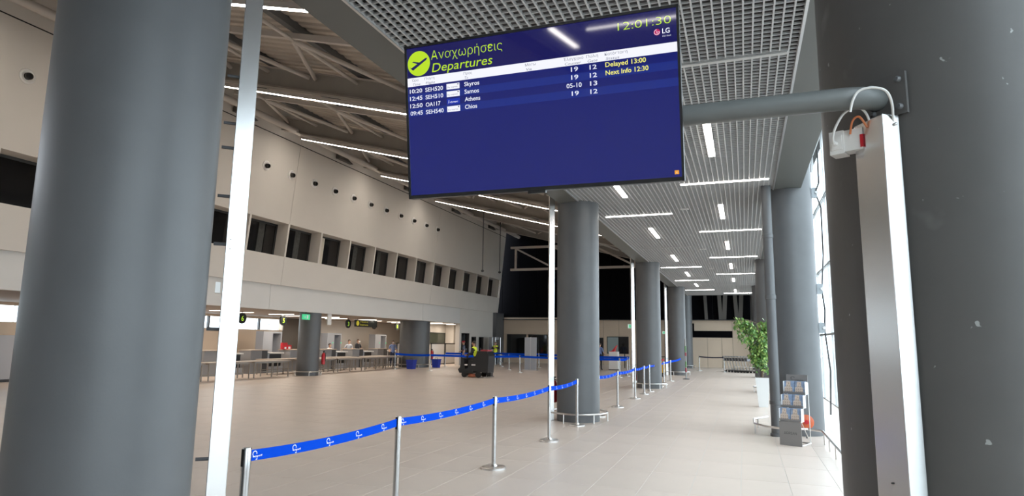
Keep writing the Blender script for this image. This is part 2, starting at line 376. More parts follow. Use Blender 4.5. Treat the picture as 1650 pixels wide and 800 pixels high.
# hall bay with two windows, then bay by bay
wpan(-18.4, -13.9, 2.27, Z3 + 0.2); wpan(-18.4, -13.9, 0, 0.5); wpan(-18.4, -18.12, 0.5, 2.27); wpan(-16.47, -16.3, 0.5, 2.27); wpan(-14.68, -13.9, 0.5, 2.27)
wpan(-13.9, -11.9, 0, Z3 + 0.1)
wpan(-11.9, -10.2, 2.07, Z3); wpan(-11.9, -10.2, 0, 0.5); wpan(-11.9, -11.6, 0.5, 2.07)
wpan(-10.2, -9.0, 0, Z3); wpan(-9.0, -7.4, 0, Z3); wpan(-7.4, -5.6, 0, Z3); wpan(-5.6, -3.64, 0, Z3)
wpan(-3.64, -0.8, 2.66, Z3); xs = [-3.64, -2.55, -1.55, -0.8, 0.3, 1.4, 2.5]
for a, b in zip(xs[:-1], xs[1:]): wpan(a, b, 0, 2.17)
wpan(-0.8, 2.5, 2.17, Z3)
MB().bb(-3.64, -0.8, Y1 - 0.01, Y1 + 0.1, 2.18, 2.65).bb(-3.7, -3.45, Y1 - 0.01, Y1 + 0.1, 2.6, 3.2).build('dark_slot', glass_b, we)
for n, (a, b, z0, z1) in enumerate(((-18.12, -16.47, 0.5, 2.27), (-16.3, -14.68, 0.5, 2.27), (-11.6, -10.2, 0.5, 2.07))):
    o = struct(MB().bb(a, b, Y1 + 0.0, Y1 + 0.03, z0, z1).build('window_%d' % (n_w), glass_d), 'dark reflective window low in the end wall, %s from the left' % ORD[n]); n_w += 1
    MB().bb(a, a + 0.06, Y1 - 0.03, Y1 + 0.04, z0, z1).bb(b - 0.06, b, Y1 - 0.03, Y1 + 0.04, z0, z1).bb(a, b, Y1 - 0.03, Y1 + 0.04, z1 - 0.06, z1).bb(a, b, Y1 - 0.03, Y1 + 0.04, z0, z0 + 0.06).build('window_frame', frame_d, o)
bz = struct(empty('window_end_glazing'), 'black glazing above the end wall')
for k in range(16): MB().bb(-20.1 + k * 1.5 + 0.01, -20.1 + (k + 1) * 1.5 - 0.01, Y1 + 0.05, Y1 + 0.1, Z3 + 0.06, 11.4).build('pane', glass_b, bz)
MB().bb(-20.1, 3.3, Y1 - 0.32, Y1 + 0.2, Z3, Z3 + 0.05).build('sill', frame_d, bz)
struct(MB().bb(-20.5, 3.3, Y1 + 0.3, Y1 + 0.5, 0, 11.8).build('wall_outer', plen_m), 'closing wall behind the end glazing')

# ---- hall roof
roof = MB(); prof = []; y = Y0
while y < Y1 + 0.4:
    prof += [(y, 0.0), (y + 0.15, 0.0), (y + 0.19, 0.07), (y + 0.27, 0.07), (y + 0.31, 0.0)]; y += 0.31
rv = []; rf = []
for (py, dz) in prof:
    rv += [(-18.6, py, ZL(-18.6) + 1.05 + dz), (-3.7, py, ZL(-3.7) + 1.05 + dz)]
for i in range(len(prof) - 1): rf.append((2*i, 2*i+1, 2*i+3, 2*i+2))
roof._add(rv, rf); struct(roof.build('ceiling_hall', roof_m), 'ribbed metal roof deck sloping down across the hall')
struct(MB().hexa([(-18.8, Y0, ZL(-18.8)+1.2), (-3.6, Y0, ZL(-3.6)+1.2), (-3.6, Y1+.5, ZL(-3.6)+1.2), (-18.8, Y1+.5, ZL(-18.8)+1.2),
                  (-18.8, Y0, ZL(-18.8)+1.4), (-3.6, Y0, ZL(-3.6)+1.4), (-3.6, Y1+.5, ZL(-3.6)+1.4), (-18.8, Y1+.5, ZL(-18.8)+1.4)]).build('roof_cover', plen_m), 'outer roof cover above the ribbed deck')
GY = [2.0, 8.5, 14.30, 20.70, 26.80, 32.80, 38.95, 45.2]
for n, y in enumerate(GY):
    g = empty('roof_girder', (-11, y, ZL(-11) + 0.5)); xa, xb = -18.1, -3.9
    off = Vector((11, -y, -(ZL(-11) + 0.5)))
    P = lambda x, dz: Vector((x, y, ZL(x) + dz)) + off
    MB().bar(P(xa, 0.50), P(xb, 0.50), 0.03, 0.55, (0, 0, 1)).build('web', gird_m, g)
    MB().bar(P(xa, 0.22), P(xb, 0.22), 0.24, 0.03).build('bottom_flange', tube_m, g)
    MB().bar(P(xa, 0.79), P(xb, 0.79), 0.24, 0.03).build('top_flange', tube_m, g)
    for k in range(6): MB().bar(P(-16.5 + k * 2.3, 0.24), P(-16.5 + k * 2.3, 0.78), 0.2, 0.02).build('stiffener', gird_m, g)
    tag(g, '%s sloping steel roof girder counted from the camera' % ORD[n], 'girder', 'hall roof girders')
    # lamp run hung under the girder
    if 1 <= n <= 5:
        l = empty('linear_lamp', (-12.2, y - 0.12, ZL(-12.2))); off = Vector((12.2, -(y - 0.12), -ZL(-12.2)))
        P = lambda x, dz: Vector((x, y - 0.12, ZL(x) + dz)) + off
        MB().bar(P(-16.8, 0.0), P(-6.5, 0.0), 0.10, 0.07).build('diffuser', lamp_h, l)
        hs = MB().bar(P(-16.85, 0.055), P(-6.45, 0.055), 0.14, 0.03)
        for sy in (-0.06, 0.06): hs.bar(P(-16.85, 0.005) + Vector((0, sy, 0)), P(-6.45, 0.005) + Vector((0, sy, 0)), 0.012, 0.085)
        hs.build('housing', tube_m, l)
        MB().bar(P(-16.85, 0.16), P(-6.45, 0.16), 0.26, 0.015).bar(P(-16.85, 0.2) + Vector((0, 0.12, 0)), P(-6.45, 0.2) + Vector((0, 0.12, 0)), 0.012, 0.08).build('cable_tray', gird_m, l)
        tag(l, 'long warm white linear lamp under the %s roof girder' % ORD[n], 'lamp', 'linear lamps under the hall roof')
PX = (-16.2, -13.05, -9.9, -6.75)
for k, x in enumerate(PX):
    p_ = empty('roof_purlin', (x, 18, ZL(x) + 0.9)); MB().bar((0.12, Y0 - 18, 0.02), (0.12, Y1 - 18, 0.02), 0.16, 0.20).build('purlin_beam', dgird_m, p_); MB().tube([(0, Y0 - 18, -0.24), (0, Y1 - 18, -0.24)], 0.05, 10).build('purlin_tube', tube_m, p_, True)
    tag(p_, '%s steel purlin from the leaning wall, running along the roof' % ORD[k], 'purlin', 'hall roof purlins')
for i in range(1, 7):
    ym = GY[i] + 0.52 * (GY[i + 1] - GY[i])
    tag(MB().bar((-17.6, ym, ZL(-17.6) + 0.74), (-3.95, ym, ZL(-3.95) + 0.74), 0.10, 0.14).build('cross_beam', tube_m), 'light cross beam between the %s and %s girder' % (ORD[i], ORD[i + 1]), 'beam', 'roof cross beams')
    for k, x in enumerate(PX[:3] + (PX[3],)):
        for dx, w_ in ((1.6, 'aisle'), (-1.35, 'wall')):
            p = (x, ym + 0.05, ZL(x) + 0.66); q = (x + dx, GY[i + 1] - 0.13, ZL(x + dx) + 0.60)
            tag(MB().tube([p, q], 0.06, 10).build('brace_tube', tube_m, smooth=True), 'round brace from the %s cross beam at the %s purlin to the girder, %s side' % (ORD[i - 1], ORD[k], w_), 'brace', 'diagonal roof braces')
tag(MB().tube([(-17.2, Y0, 10.22), (-17.2, Y1, 10.22)], 0.13, 12).build('edge_beam', tube_m, smooth=True), 'round edge tube along the top of the leaning wall', 'beam')
for i, y in enumerate([18.4, 24.9, 31.3, 37.6, 44]):
    tag(MB().prism([(-17.86, y - 0.55, 10.15), (-17.86, y + 0.6, 10.15), (-17.86, y - 0.5, 10.5)], (0.2, 0, 0)).build('beam_bracket', mat('bracket_steel', (0.09, 0.085, 0.08), 0.6)), '%s dark triangular bracket above the leaning wall' % ORD[i], 'bracket', 'triangular wall brackets')
# truss before the end glazing
tr = empty('roof_truss', (-10, 44, 6.95)); tr_o = Vector((10, -44, -6.95))
P = lambda x, z: Vector((x, 44, z)) + tr_o
MB().bar(P(-16.2, 6.97), P(-3.9, 6.97), 0.16, 0.16).build('bottom_chord', tube_m, tr); MB().bar(P(-16.2, 8.62), P(-3.9, 8.62), 0.16, 0.16).build('top_chord', tube_m, tr)
for k in range(5):
    x = -15.8 + k * 2.95
    MB().bar(P(x, 6.97), P(x, 8.62), 0.14, 0.14).build('post', tube_m, tr)
    if k < 4: MB().bar(P(x if k < 3 else x + 2.95, 8.55), P(x + 2.95 if k < 3 else x, 7.03), 0.12, 0.12, (0, 1, 0)).build('diagonal', tube_m, tr)
tag(tr, 'grey steel truss crossing in front of the black end glazing', 'truss')
for i, (x, y, z0, z1) in enumerate(((-15.95, 38, 6.2, 10.5), (-16.3, 42, 6.55, 10.55))):
    r = empty('drop_rod', (x, y, z0)); MB().tube([(0, 0, 0.1), (0, 0, z1 - z0)], 0.03, 8).build('rod', dgrey_m, r); MB().lathe([(0.03, 0.12), (0.1, 0.06), (0.1, 0), (0.04, -0.05)], 12).build('end_fitting', dgrey_m, r)
    tag(r, '%s thin dark rod hanging in front of the leaning wall' % ('nearer' if i == 0 else 'farther'), 'rod', 'drop rods by the wall')
# air nozzles in the leaning wall
nz_flange = MB().lathe([(0.21, 0), (0.21, 0.02), (0.17, 0.045), (0.10, 0.03)], 20, axis=(1, 0, -0.095)).mesh('flange'); nz_flange.materials.append(white_m)
nz_core = MB().lathe([(0.10, 0.0), (0.095, 0.16), (0.075, 0.17), (0.07, 0.10)], 16, axis=(1, -0.25, -0.2)).mesh('nozzle_tip'); nz_core.materials.append(mat('nozzle_dark', (0.02, 0.018, 0.016), 0.6))
for k in range(-7, 11):
    y = 20.04 + 1.54 * k
    o = empty('air_nozzle', (LX(8.64), y, 8.64)); inst('flange', nz_flange, o); inst('nozzle_tip', nz_core, o)
    tag(o, 'round white air nozzle high on the leaning wall, %s from the left' % ORD[k + 7], 'air nozzle', 'air nozzles in the leaning wall')

# ================================================================== COLUMNS, DUCTS, RAILS
def column(x, y, r, label, z1=5.5, m=None, name='column', group=None, base=None):
    o = MB().lathe([(r, 0), (r, z1)], 64).build(name, m or col_m, smooth=True); o.location = (x, y, 0)
    tag(o, label, 'column', group); return o
CY = [2.75, 13.95, 25.15, 36.35, 47.3]
LABL = ['huge dark grey round column at the left edge, nearest the camera', 'grey round column below the departures screen with a ring rail', 'grey round column with a ring rail, next behind the one under the screen',
        'dark grey round column far down the aisle beside the striped pole', 'farthest dark grey round column of the hall-side row']
for y, l in zip(CY, LABL): column(-3.5 if y < 40 else -3.95, y, 0.47, l, 7.0 if y > 10 else 7.9, group='columns between hall and aisle')
RX = [0.80, 0.93, 0.92, 0.92, 0.92]
LABR = ['huge scuffed brown-grey column at the right edge carrying the screen bracket', 'pale grey round column by the glass behind the brochure stand', 'grey round column behind the drainpipe by the glass',
        'dark round column by the glass near the end wall', 'farthest round column by the glass']
for i, (x, y, l) in enumerate(zip(RX, CY, LABR)): column(x, y, 0.47, l, 8.2, colw_m if i == 0 else col_m, group='columns along the glass')
column(-19.14, 24.85, 0.5, 'dark grey round pillar at the check-in hall with a red extinguisher', 3.0)
column(-19.75, 36.15, 0.955, 'very wide dark grey round pillar beside the white partitions', 3.0)
column(-19.14, 13.4, 0.5, 'round pillar of the check-in hall hidden behind the big left column', 3.0)

# steel cable ducts on the columns
def duct(p, rz, w_, d_, z0, z1, label, clips=None):
    o = empty('cable_duct', (p[0], p[1], z0), rz)
    b = MB().bb(-w_/2, w_/2, -d_/2, d_/2, 0, z1 - z0).build('duct_body', steel_m, o)
    bv = b.modifiers.new('b', 'BEVEL'); bv.width = 0.004; bv.segments = 2
    tag(o, label, 'cable duct', 'steel cable ducts'); return o
# right column: duct turned towards the hall, open at the top
d1 = duct((0.455, 2.406), R_(-60), 0.138, 0.065, 0.0, 2.475, 'brushed steel cable duct on the right foreground column below the bracket')
MB().lathe([(0.006, 0), (0.006, 0.006), (0.003, 0.008)], 10, (0.069, 0.012, 2.44), axis=(1, 0, 0)).build('screw', chrome_m, d1)
MB().lathe([(0.003, 0), (0.003, 0.004)], 8, (0.0, -0.0325, 1.27), axis=(0, -1, 0)).build('rivet', dgrey_m, d1)
# left foreground column: duct on its far side, held by stand-off pins
d2 = duct((-3.12, 3.235), R_(44), 0.115, 0.06, 0.0, 7.6, 'bright steel cable duct standing off the left foreground column')
for z in (0.55, 0.95, 1.75, 2.3, 2.62, 2.95, 3.12, 3.45): MB().tube([(-0.05, 0.0, z), (-0.13, 0.0, z)], 0.011, 8).build('stand_off_pin', dgrey_m, d2)
MB().bb(-0.098, -0.068, -0.03, 0.01, 1.98, 2.05).build('sensor_box', white_m, d2)
for z in (2.27, 2.33): MB().lathe([(0.004, 0), (0.004, 0.003)], 8, (-0.03, -0.031, z), axis=(0, -1, 0)).build('screw', dgrey_m, d2)
for i, (dx, y) in enumerate(((-4.03, 13.95), (-4.03, 25.15), (-4.03, 36.35))):
    duct((dx - 0.04, y - 0.2), R_(30), 0.125, 0.10, 0.0, 7.4, ['bright steel cable duct on the hall side of the column under the screen', 'slim bright steel cable duct on the next column down the aisle', 'slim steel cable duct on the far column beside the striped pole'][i])

# ring rails at the column feet
def ring_rail(x, y, r, label, a0=0, a1=360):
    o = empty('bumper_rail', (x, y, 0)); n = 40
    pts = [(r * math.cos(R_(a0 + (a1 - a0) * k / n)), r * math.sin(R_(a0 + (a1 - a0) * k / n)), 0.19) for k in range(n + 1)]
    MB().tube(pts, 0.02, 8, caps=(a1 - a0 < 360)).build('rail', rail_m, o, True)
    m_ = 6
    for k in range(m_):
        a = R_(a0 + 15 + (a1 - a0) * k / m_); MB().tube([(r * math.cos(a), r * math.sin(a), 0), (r * math.cos(a), r * math.sin(a), 0.18)], 0.014, 8).build('rail_post', rail_m, o, True)
    tag(o, label, 'rail', 'bumper rails at column feet'); return o
ring_rail(-3.5, 13.95, 0.64, 'low steel ring rail around the column under the screen')
ring_rail(-3.5, 25.15, 0.64, 'low steel ring rail around the next column down the aisle')
ring_rail(-3.5, 36.35, 0.64, 'low steel ring rail around the far column by the striped pole')
ring_rail(-3.95, 47.3, 0.64, 'low steel ring rail at the farthest column foot')
ring_rail(-19.14, 24.85, 0.66, 'low rail around the check-in hall pillar'); ring_rail(-19.75, 36.15, 1.08, 'low rail around the very wide pillar')
ring_rail(0.92, 25.15, 0.68, 'low rail at the column behind the white planter')
# polygon rail round the window column with the drainpipe
o = empty('bumper_rail', (0.6, 13.4, 0)); off = Vector((-0.6, -13.4, 0))
pts = [(1.24, 10.2), (1.24, 11.0), (1.24, 12.75), (1.02, 12.95), (0.62, 12.8), (0.32, 13.0), (0.12, 13.45), (0.12, 14.2), (0.4, 14.75)]
MB().tube([Vector((x, y, 0.2)) + off for x, y in pts], 0.02, 8).build('rail', rail_m, o, True)
for x, y in ((1.24, 10.25), (1.24, 11.02), (1.24, 11.78), (1.24, 12.5), (0.7, 12.83), (0.13, 13.5), (0.2, 14.4)): MB().tube([Vector((x, y, 0)) + off, Vector((x, y, 0.2)) + off], 0.014, 8).build('rail_post', rail_m, o, True)
tag(o, 'low bent steel rail in front of the window column and drainpipe', 'rail', 'bumper rails at column feet')
# drainpipe
o = empty('drainpipe', (0.505, 13.28, 0))
MB().lathe([(0.092, 0), (0.092, 4.84)], 28).build('pipe', col_m, o, True)
for z in (0.62, 2.62, 3.82): MB().lathe([(0.092, z - 0.04), (0.102, z - 0.035), (0.102, z + 0.035), (0.092, z + 0.04)], 28).build('pipe_collar', col_m, o, True)
MB().lathe([(0.11, 0), (0.11, 0.05), (0.095, 0.06)], 24).build('pipe_foot', col_m, o, True)
tag(o, 'dark grey vertical drainpipe in front of the window column', 'pipe')

# tension rods and clamps of the facade at the window column
o = empty('tension_rod', (1.46, 13.9, 0))
pts = [(0.05, -0.3, 5.6), (0.06, -0.12, 4.95), (0.0, 0.0, 4.78), (0.1, 0.1, 4.5), (0.17, 0.8, 3.6), (0.05, 0.15, 2.95), (0.02, 0, 2.8), (0.05, -0.05, 2.4), (0.03, 0, 2.02), (0.16, 0.6, 1.2), (0.15, 0.9, 0.3)]
MB().tube(pts, 0.016, 8).build('rod', dgrey_m, o, True)
for z in (4.78, 2.82, 2.05):
    MB().bb(-0.09, 0.03, -0.03, 0.03, z - 0.1, z + 0.1).build('clamp', mat('clamp_steel', (0.35, 0.38, 0.40), 0.4, 0.6), o)
    MB().lathe([(0.03, -0.05), (0.03, 0.05)], 10, (0.02, 0, z), axis=(0, 1, 0)).build('clamp_bolt', chrome_m, o)
tag(o, 'thin zigzag tension rod with clamps between window column and glass', 'tension rod')

# ================================================================== DEPARTURES SCREEN
TT = R_(8.2); tv = empty('departures_screen', (-0.7215, 2.194, 2.579)); tv.rotation_euler = (TT, 0, R_(0.6))
# local frame: x right, z up, front = -y
W2, H2 = 0.545, 0.3125
MB().bb(-W2, W2, 0.004, 0.032, -H2, H2).build('back_cover', black_m, tv)
MB().bb(-0.3, 0.3, 0.03, 0.065, -0.2, 0.2).build('electronics_box', black_m, tv)
bzl = MB().bb(-W2, W2, -0.006, 0.006, H2 - 0.010, H2).bb(-W2, W2, -0.006, 0.006, -H2, -H2 + 0.014).bb(-W2, -W2 + 0.009, -0.006, 0.006, -H2, H2).bb(W2 - 0.009, W2, -0.006, 0.006, -H2, H2)
bzl.build('bezel', mat('bezel_gloss', (0.015, 0.015, 0.016), 0.25), tv)
def scr(name, col, k=1.0):
    mt = mat(name, (0.0, 0.0, 0.0), 0.04, emit=col, estr=k, spec=0.9); return mt
navy = scr('screen_navy', s2l(22, 30, 108)); navy2 = scr('screen_row_blue', s2l(26, 44, 128)); navy0 = scr('screen_header_navy', s2l(24, 24, 88))
swhite = scr('screen_white', s2l(246, 247, 255)); slime = scr('screen_lime', s2l(186, 224, 40)); syel = scr('screen_yellow', s2l(250, 244, 120)); sgrey = scr('screen_grey', s2l(120, 124, 140))
stxt = scr('screen_text_white', s2l(236, 238, 250)); spink = scr('screen_magenta', s2l(190, 30, 95)); sorange = scr('screen_orange', s2l(235, 160, 40)); sblue = scr('screen_logo_blue', s2l(20, 50, 170))
def sheet(name, x0, x1, z0, z1, m, d=0.0): return MB()._add([(x0, -0.001 - d, z0), (x1, -0.001 - d, z0), (x1, -0.001 - d, z1), (x0, -0.001 - d, z1)], ((0, 1, 2, 3),)).build(name, m, tv)
sheet('display_panel', -W2 + 0.008, W2 - 0.008, -H2 + 0.013, H2 - 0.009, navy)
sheet('title_area', -W2 + 0.009, W2 - 0.009, 0.181, H2 - 0.010, navy0, 0.0004)
sheet('column_header_band', -W2 + 0.009, W2 - 0.009, 0.146, 0.181, swhite, 0.0006)
for z in (0.1145, 0.054): sheet('row_stripe', -W2 + 0.009, W2 - 0.009, z - 0.0300 + 0.0, z, navy2, 0.0004)
U, V = (1, 0, 0), (0, 0, 1)
def T(body, x, z, m, w_=None, cap=0.016, **k): return text_on('screen_text', body, m, tv, (x, -0.0022, z), U, V, w_, cap, lift=0.0006, **k)
MB().prism([(-0.4830 + 0.0505 * math.cos(2*math.pi*k/48), -0.0018, 0.2370 + 0.0505 * math.sin(2*math.pi*k/48)) for k in range(48)], (0, 0.0006, 0)).build('flight_roundel', slime, tv)
def pl(pts, m, d=0.0026): return MB()._add([(x, -d, z) for x, z in pts], (tuple(range(len(pts))),)).build('aircraft_mark', m, tv)
cx, cz = -0.483, 0.235
pl([(cx - 0.034, cz - 0.014), (cx - 0.026, cz - 0.024), (cx + 0.034, cz + 0.012), (cx + 0.040, cz + 0.020), (cx + 0.030, cz + 0.020)], navy0)
pl([(cx - 0.030, cz + 0.010), (cx - 0.024, cz + 0.012), (cx + 0.010, cz + 0.004), (cx + 0.004, cz - 0.004)], navy0, 0.0027)
pl([(cx - 0.040, cz - 0.010), (cx - 0.036, cz - 0.012), (cx - 0.024, cz - 0.018), (cx - 0.030, cz - 0.022)], navy0, 0.0028)
T('Αναχωρήσεις', -0.4265, 0.2435, slime, 0.306, 0.0375, thin=True); T('Departures', -0.4245, 0.1935, slime, 0.262, 0.037, shear=0.18)
T('12:01:30', 0.3285, 0.2495, slime, 0.189, 0.030, thin=True)
T('LG', 0.4860, 0.2165, swhite, 0.0262, 0.0185, bold=True); T("Life's Good", 0.4862, 0.2045, stxt, 0.029, 0.0055)
MB().prism([(0.4675 + 0.0115 * math.cos(2*math.pi*k/32), -0.0018, 0.2240 + 0.0115 * math.sin(2*math.pi*k/32)) for k in range(32)], (0, 0.0006, 0)).build('brand_roundel', spink, tv)
rg = MB()
def arc(mb, cx, cz, r, a0, a1, t, n=18, d=0.0026):
    for k in range(n):
        a, b = R_(a0 + (a1-a0)*k/n), R_(a0 + (a1-a0)*(k+1)/n)
        mb._add([(cx+(r-t)*math.cos(a),-d,cz+(r-t)*math.sin(a)),(cx+r*math.cos(a),-d,cz+r*math.sin(a)),(cx+r*math.cos(b),-d,cz+r*math.sin(b)),(cx+(r-t)*math.cos(b),-d,cz+(r-t)*math.sin(b))],((0,1,2,3),))
arc(rg, 0.4675, 0.2240, 0.0100, 95, 360, 0.0015)
rg._add([(0.4665,-.0026,0.2190),(0.4680,-.0026,0.2190),(0.4680,-.0026,0.2285),(0.4665,-.0026,0.2285)],((0,1,2,3),))._add([(0.4665,-.0026,0.2190),(0.4715,-.0026,0.2190),(0.4715,-.0026,0.2203),(0.4665,-.0026,0.2203)],((0,1,2,3),))._add([(0.4705,-.0026,0.2234),(0.4775,-.0026,0.2234),(0.4775,-.0026,0.2247),(0.4705,-.0026,0.2247)],((0,1,2,3),))
rg.build('brand_mark', swhite, tv)
for g, e, x, w1, w2 in (('Ώρα','Time',-0.5160,0.030,0.034),('Πτήση','Flight',-0.4580,0.044,0.042),('Προς','To',-0.2865,0.037,0.015),('Μέσω','Via',-0.0300,0.043,0.022),('Έλεγχ/ριο','Counter',0.1225,0.075,0.062),('Πύλη','Gate',0.2090,0.044,0.037),('Κατάσταση','Status',0.2775,0.083,0.049)):
    T(g, x, 0.1655, sgrey, w1, 0.0105); T(e, x + 0.004, 0.1485, sgrey, w2, 0.0105, shear=0.15)
rows = [('10:20','SEH520','Skyros','19','12','Delayed 13:00'),('12:45','SEH510','Samos','19','12','Next Info 12:30'),('12:50','OA117','Athens','05-10','13',''),('09:45','SEH540','Chios','19','12','')]
for i, (t_, f_, to, c_, g_, st_) in enumerate(rows):
    z = 0.1195 - 0.0301 * i
    T(t_, -0.5270 , z - 0.001, stxt, 0.056, 0.0172, bold=True); T(f_, -0.4570, z - 0.002, stxt, 0.079 if len(f_) == 6 else 0.066, 0.0172, bold=True)
    T(to, -0.2850, z + 0.0005, stxt, {'Skyros':0.064,'Samos':0.062,'Athens':0.066,'Chios':0.052}[to], 0.0172, bold=True)
    T(c_, 0.1490 if c_ == '19' else 0.1300, z + 0.003, stxt, 0.027 if c_ == '19' else 0.058, 0.0172, bold=True); T(g_, 0.2195, z + 0.002, stxt, 0.027, 0.0172, bold=True)
    if st_: T(st_, 0.2785, z + 0.0035, syel, 0.147 if i == 0 else 0.155, 0.0178, bold=True)
    if i != 2:
        sheet('airline_logo_field', -0.3625, -0.3060, z - 0.004, z + 0.0185, swhite, 0.001); T('Sky express', -0.3590, z + 0.002, sgrey, 0.045, 0.006)
        sheet('airline_logo_dot', -0.3150, -0.3090, z + 0.011, z + 0.016, sgrey, 0.002)
    else:
        sheet('airline_logo_field', -0.3625, -0.3060, z - 0.004, z + 0.0185, sblue, 0.001); T('1', -0.3560, z + 0.001, swhite, 0.004, 0.013, shear=0.2); T('olympic', -0.3500, z + 0.002, swhite, 0.036, 0.007, shear=0.2)
sheet('corner_icon', 0.5115, 0.5265, -0.2885, -0.2745, sorange, 0.001); T('t', 0.5170, -0.2850, stxt, 0.004, 0.007)
MB().bb(-0.035, 0.035, -0.004, 0.012, -H2 - 0.010, -H2 + 0.001).build('sensor_bar', black_m, tv)
tag(tv, 'large flat departures screen with a navy display hung from a bracket', 'screen')
# bracket: pole, elbow, welded plate and bolts
br = empty('screen_bracket', (0.5, 2.36, 2.545)); off = Vector((-0.5, -2.36, -2.545))
pts = [(-0.95, 2.335, 2.54), (0.34, 2.335, 2.54), (0.375, 2.340, 2.541), (0.41, 2.353, 2.543), (0.44, 2.373, 2.545), (0.462, 2.40, 2.547), (0.475, 2.425, 2.548)]
MB().tube([Vector(p) + off for p in pts], 0.0385, 20).build('pole', mat('bracket_paint', (0.125, 0.132, 0.128), 0.38, var=0.06, scale=6), br, True)
n_ = Vector((-0.66, -0.751, 0)).normalized(); t_ = Vector((0.751, -0.66, 0)).normalized(); pc = Vector((0.80, 2.75, 2.548)) + n_ * 0.476 + t_ * 0.006
MB().hexa([tuple(pc + off + t_ * a * 0.068 + n_ * b * 0.006 + Vector((0, 0, c * 0.073))) for a, b, c in ((-1,-1,-1),(1,-1,-1),(1,1,-1),(-1,1,-1),(-1,-1,1),(1,-1,1),(1,1,1),(-1,1,1))]).build('plate', colw_m, br)
for a in (-1, 1):
    for c in (-1, 1): MB().lathe([(0.011, 0), (0.011, 0.010), (0.007, 0.016)], 12, tuple(pc + off + t_ * a * 0.046 + Vector((0, 0, c * 0.048)) + n_ * 0.004), axis=n_).build('bolt', col_m, br, True)
MB().bb(-0.95 - 0.5, -0.45 - 0.5, -0.05, -0.02, -0.1, 0.1).build('screen_mount', black_m, br)
tag(br, 'grey tubular steel bracket arm bolted to the right foreground column', 'bracket')
# socket with cables beside the duct
so = empty('socket_box', (0.396, 2.445, 2.418), R_(-25))
MB().bb(-0.078, -0.03, -0.03, 0.03, -0.042, 0.042).build('socket_body', white_m, so)
MB().bb(-0.03, 0.03, -0.026, 0.026, -0.036, 0.040).build('back_box', white_m, so)
MB().bb(-0.072, -0.036, -0.034, -0.029, -0.026, 0.026).build('socket_plate', white_m, so)
MB().tube([(-0.056, -0.03, -0.004), (-0.060, -0.052, -0.006)], 0.009, 10).build('plug', white_m, so, True)
MB().bb(0.022, 0.032, -0.029, -0.010, -0.03, 0.015).build('red_label', red_m, so)
tag(so, 'white plastic wall socket clipped beside the steel duct', 'socket')
cab = mat('white_cable', (0.72, 0.71, 0.68), 0.45); ocab = mat('orange_cable', (0.62, 0.20, 0.08), 0.45)
def cable(name, pts, r, m, label):
    P = [Vector(p) for p in pts]; q = []
    for i in range(len(P) - 1):
        a, b, c, d = P[max(i-1,0)], P[i], P[i+1], P[min(i+2,len(P)-1)]
        for k in range(8):
            t = k / 8; q.append(0.5 * ((2*b) + (c-a)*t + (2*a-5*b+4*c-d)*t*t + (3*b-a-3*c+d)*t**3))
    q.append(P[-1]); o = MB().tube([p - P[0] for p in q], r, 8).build(name, m, None, True); o.location = P[0]; tag(o, label, 'cable'); return o
cable('power_cable', [(0.322, 2.415, 2.408), (0.318, 2.39, 2.43), (0.330, 2.38, 2.465), (0.356, 2.38, 2.505), (0.395, 2.38, 2.522), (0.423, 2.385, 2.50), (0.437, 2.39, 2.45)], 0.0042, cab, 'white cable looping from the socket into the steel duct')
cable('power_cable', [(0.362, 2.30, 2.480), (0.370, 2.29, 2.515), (0.390, 2.285, 2.545), (0.428, 2.28, 2.550), (0.468, 2.285, 2.535), (0.490, 2.32, 2.50), (0.497, 2.36, 2.44)], 0.0042, cab, 'white cable arching over the top of the steel duct')
cable('power_cable', [(0.376, 2.42, 2.44), (0.383, 2.40, 2.480), (0.403, 2.39, 2.490), (0.425, 2.39, 2.45)], 0.0038, ocab, 'short orange cable between socket and steel duct')

# ================================================================== AISLE LAMPS
def aisle_lamp(kind, x0, x1, y0, y1, lit, label):
    o = empty('ceiling_lamp', ((x0 + x1) / 2, (y0 + y1) / 2, ZC)); dx, dy = (x1 - x0) / 2, (y1 - y0) / 2
    MB().bb(-dx - 0.012, dx + 0.012, -dy - 0.012, dy + 0.012, -0.010, 0.06).build('housing', alu_m, o)
    MB().bb(-dx, dx, -dy, dy, -0.022, -0.0105).build('diffuser', lamp_a if lit else lamp_off, o)
    tag(o, label, 'lamp', 'lamps in the louvre ceiling')
k = 0
for y, lit in ((7.03, 0), (12.6, 1), (18.22, 1), (23.88, 1), (29.67, 1), (35.3, 0), (40.98, 1)):
    aisle_lamp('T', -1.08, 0.54, y - 0.03, y + 0.03, lit, '%s %s lamp across the louvre on the window side' % (ORD[k], 'lit slim' if lit else 'unlit slim')); k += 1
k = 0
for y, lit in ((9.8, 1), (15.42, 1), (21.0, 0), (26.66, 1), (32.37, 1), (38.27, 1)):
    aisle_lamp('T', -3.15, -1.54, y - 0.03, y + 0.03, lit, '%s %s lamp across the louvre on the hall side' % (ORD[k], 'lit slim' if lit else 'unlit slim')); k += 1
for k, y in enumerate((9.08, 14.72, 20.2, 25.9, 31.7, 38.4)): aisle_lamp('L', -0.45, -0.35, y, y + 1.68, 1, '%s short bright lamp along the louvre on the window side' % ORD[k])
for k, y in enumerate((11.68, 17.28, 22.9, 28.6, 34.3)): aisle_lamp('L', -2.36, -2.26, y, y + 1.7, 1, '%s short bright lamp along the louvre on the hall side' % ORD[k])
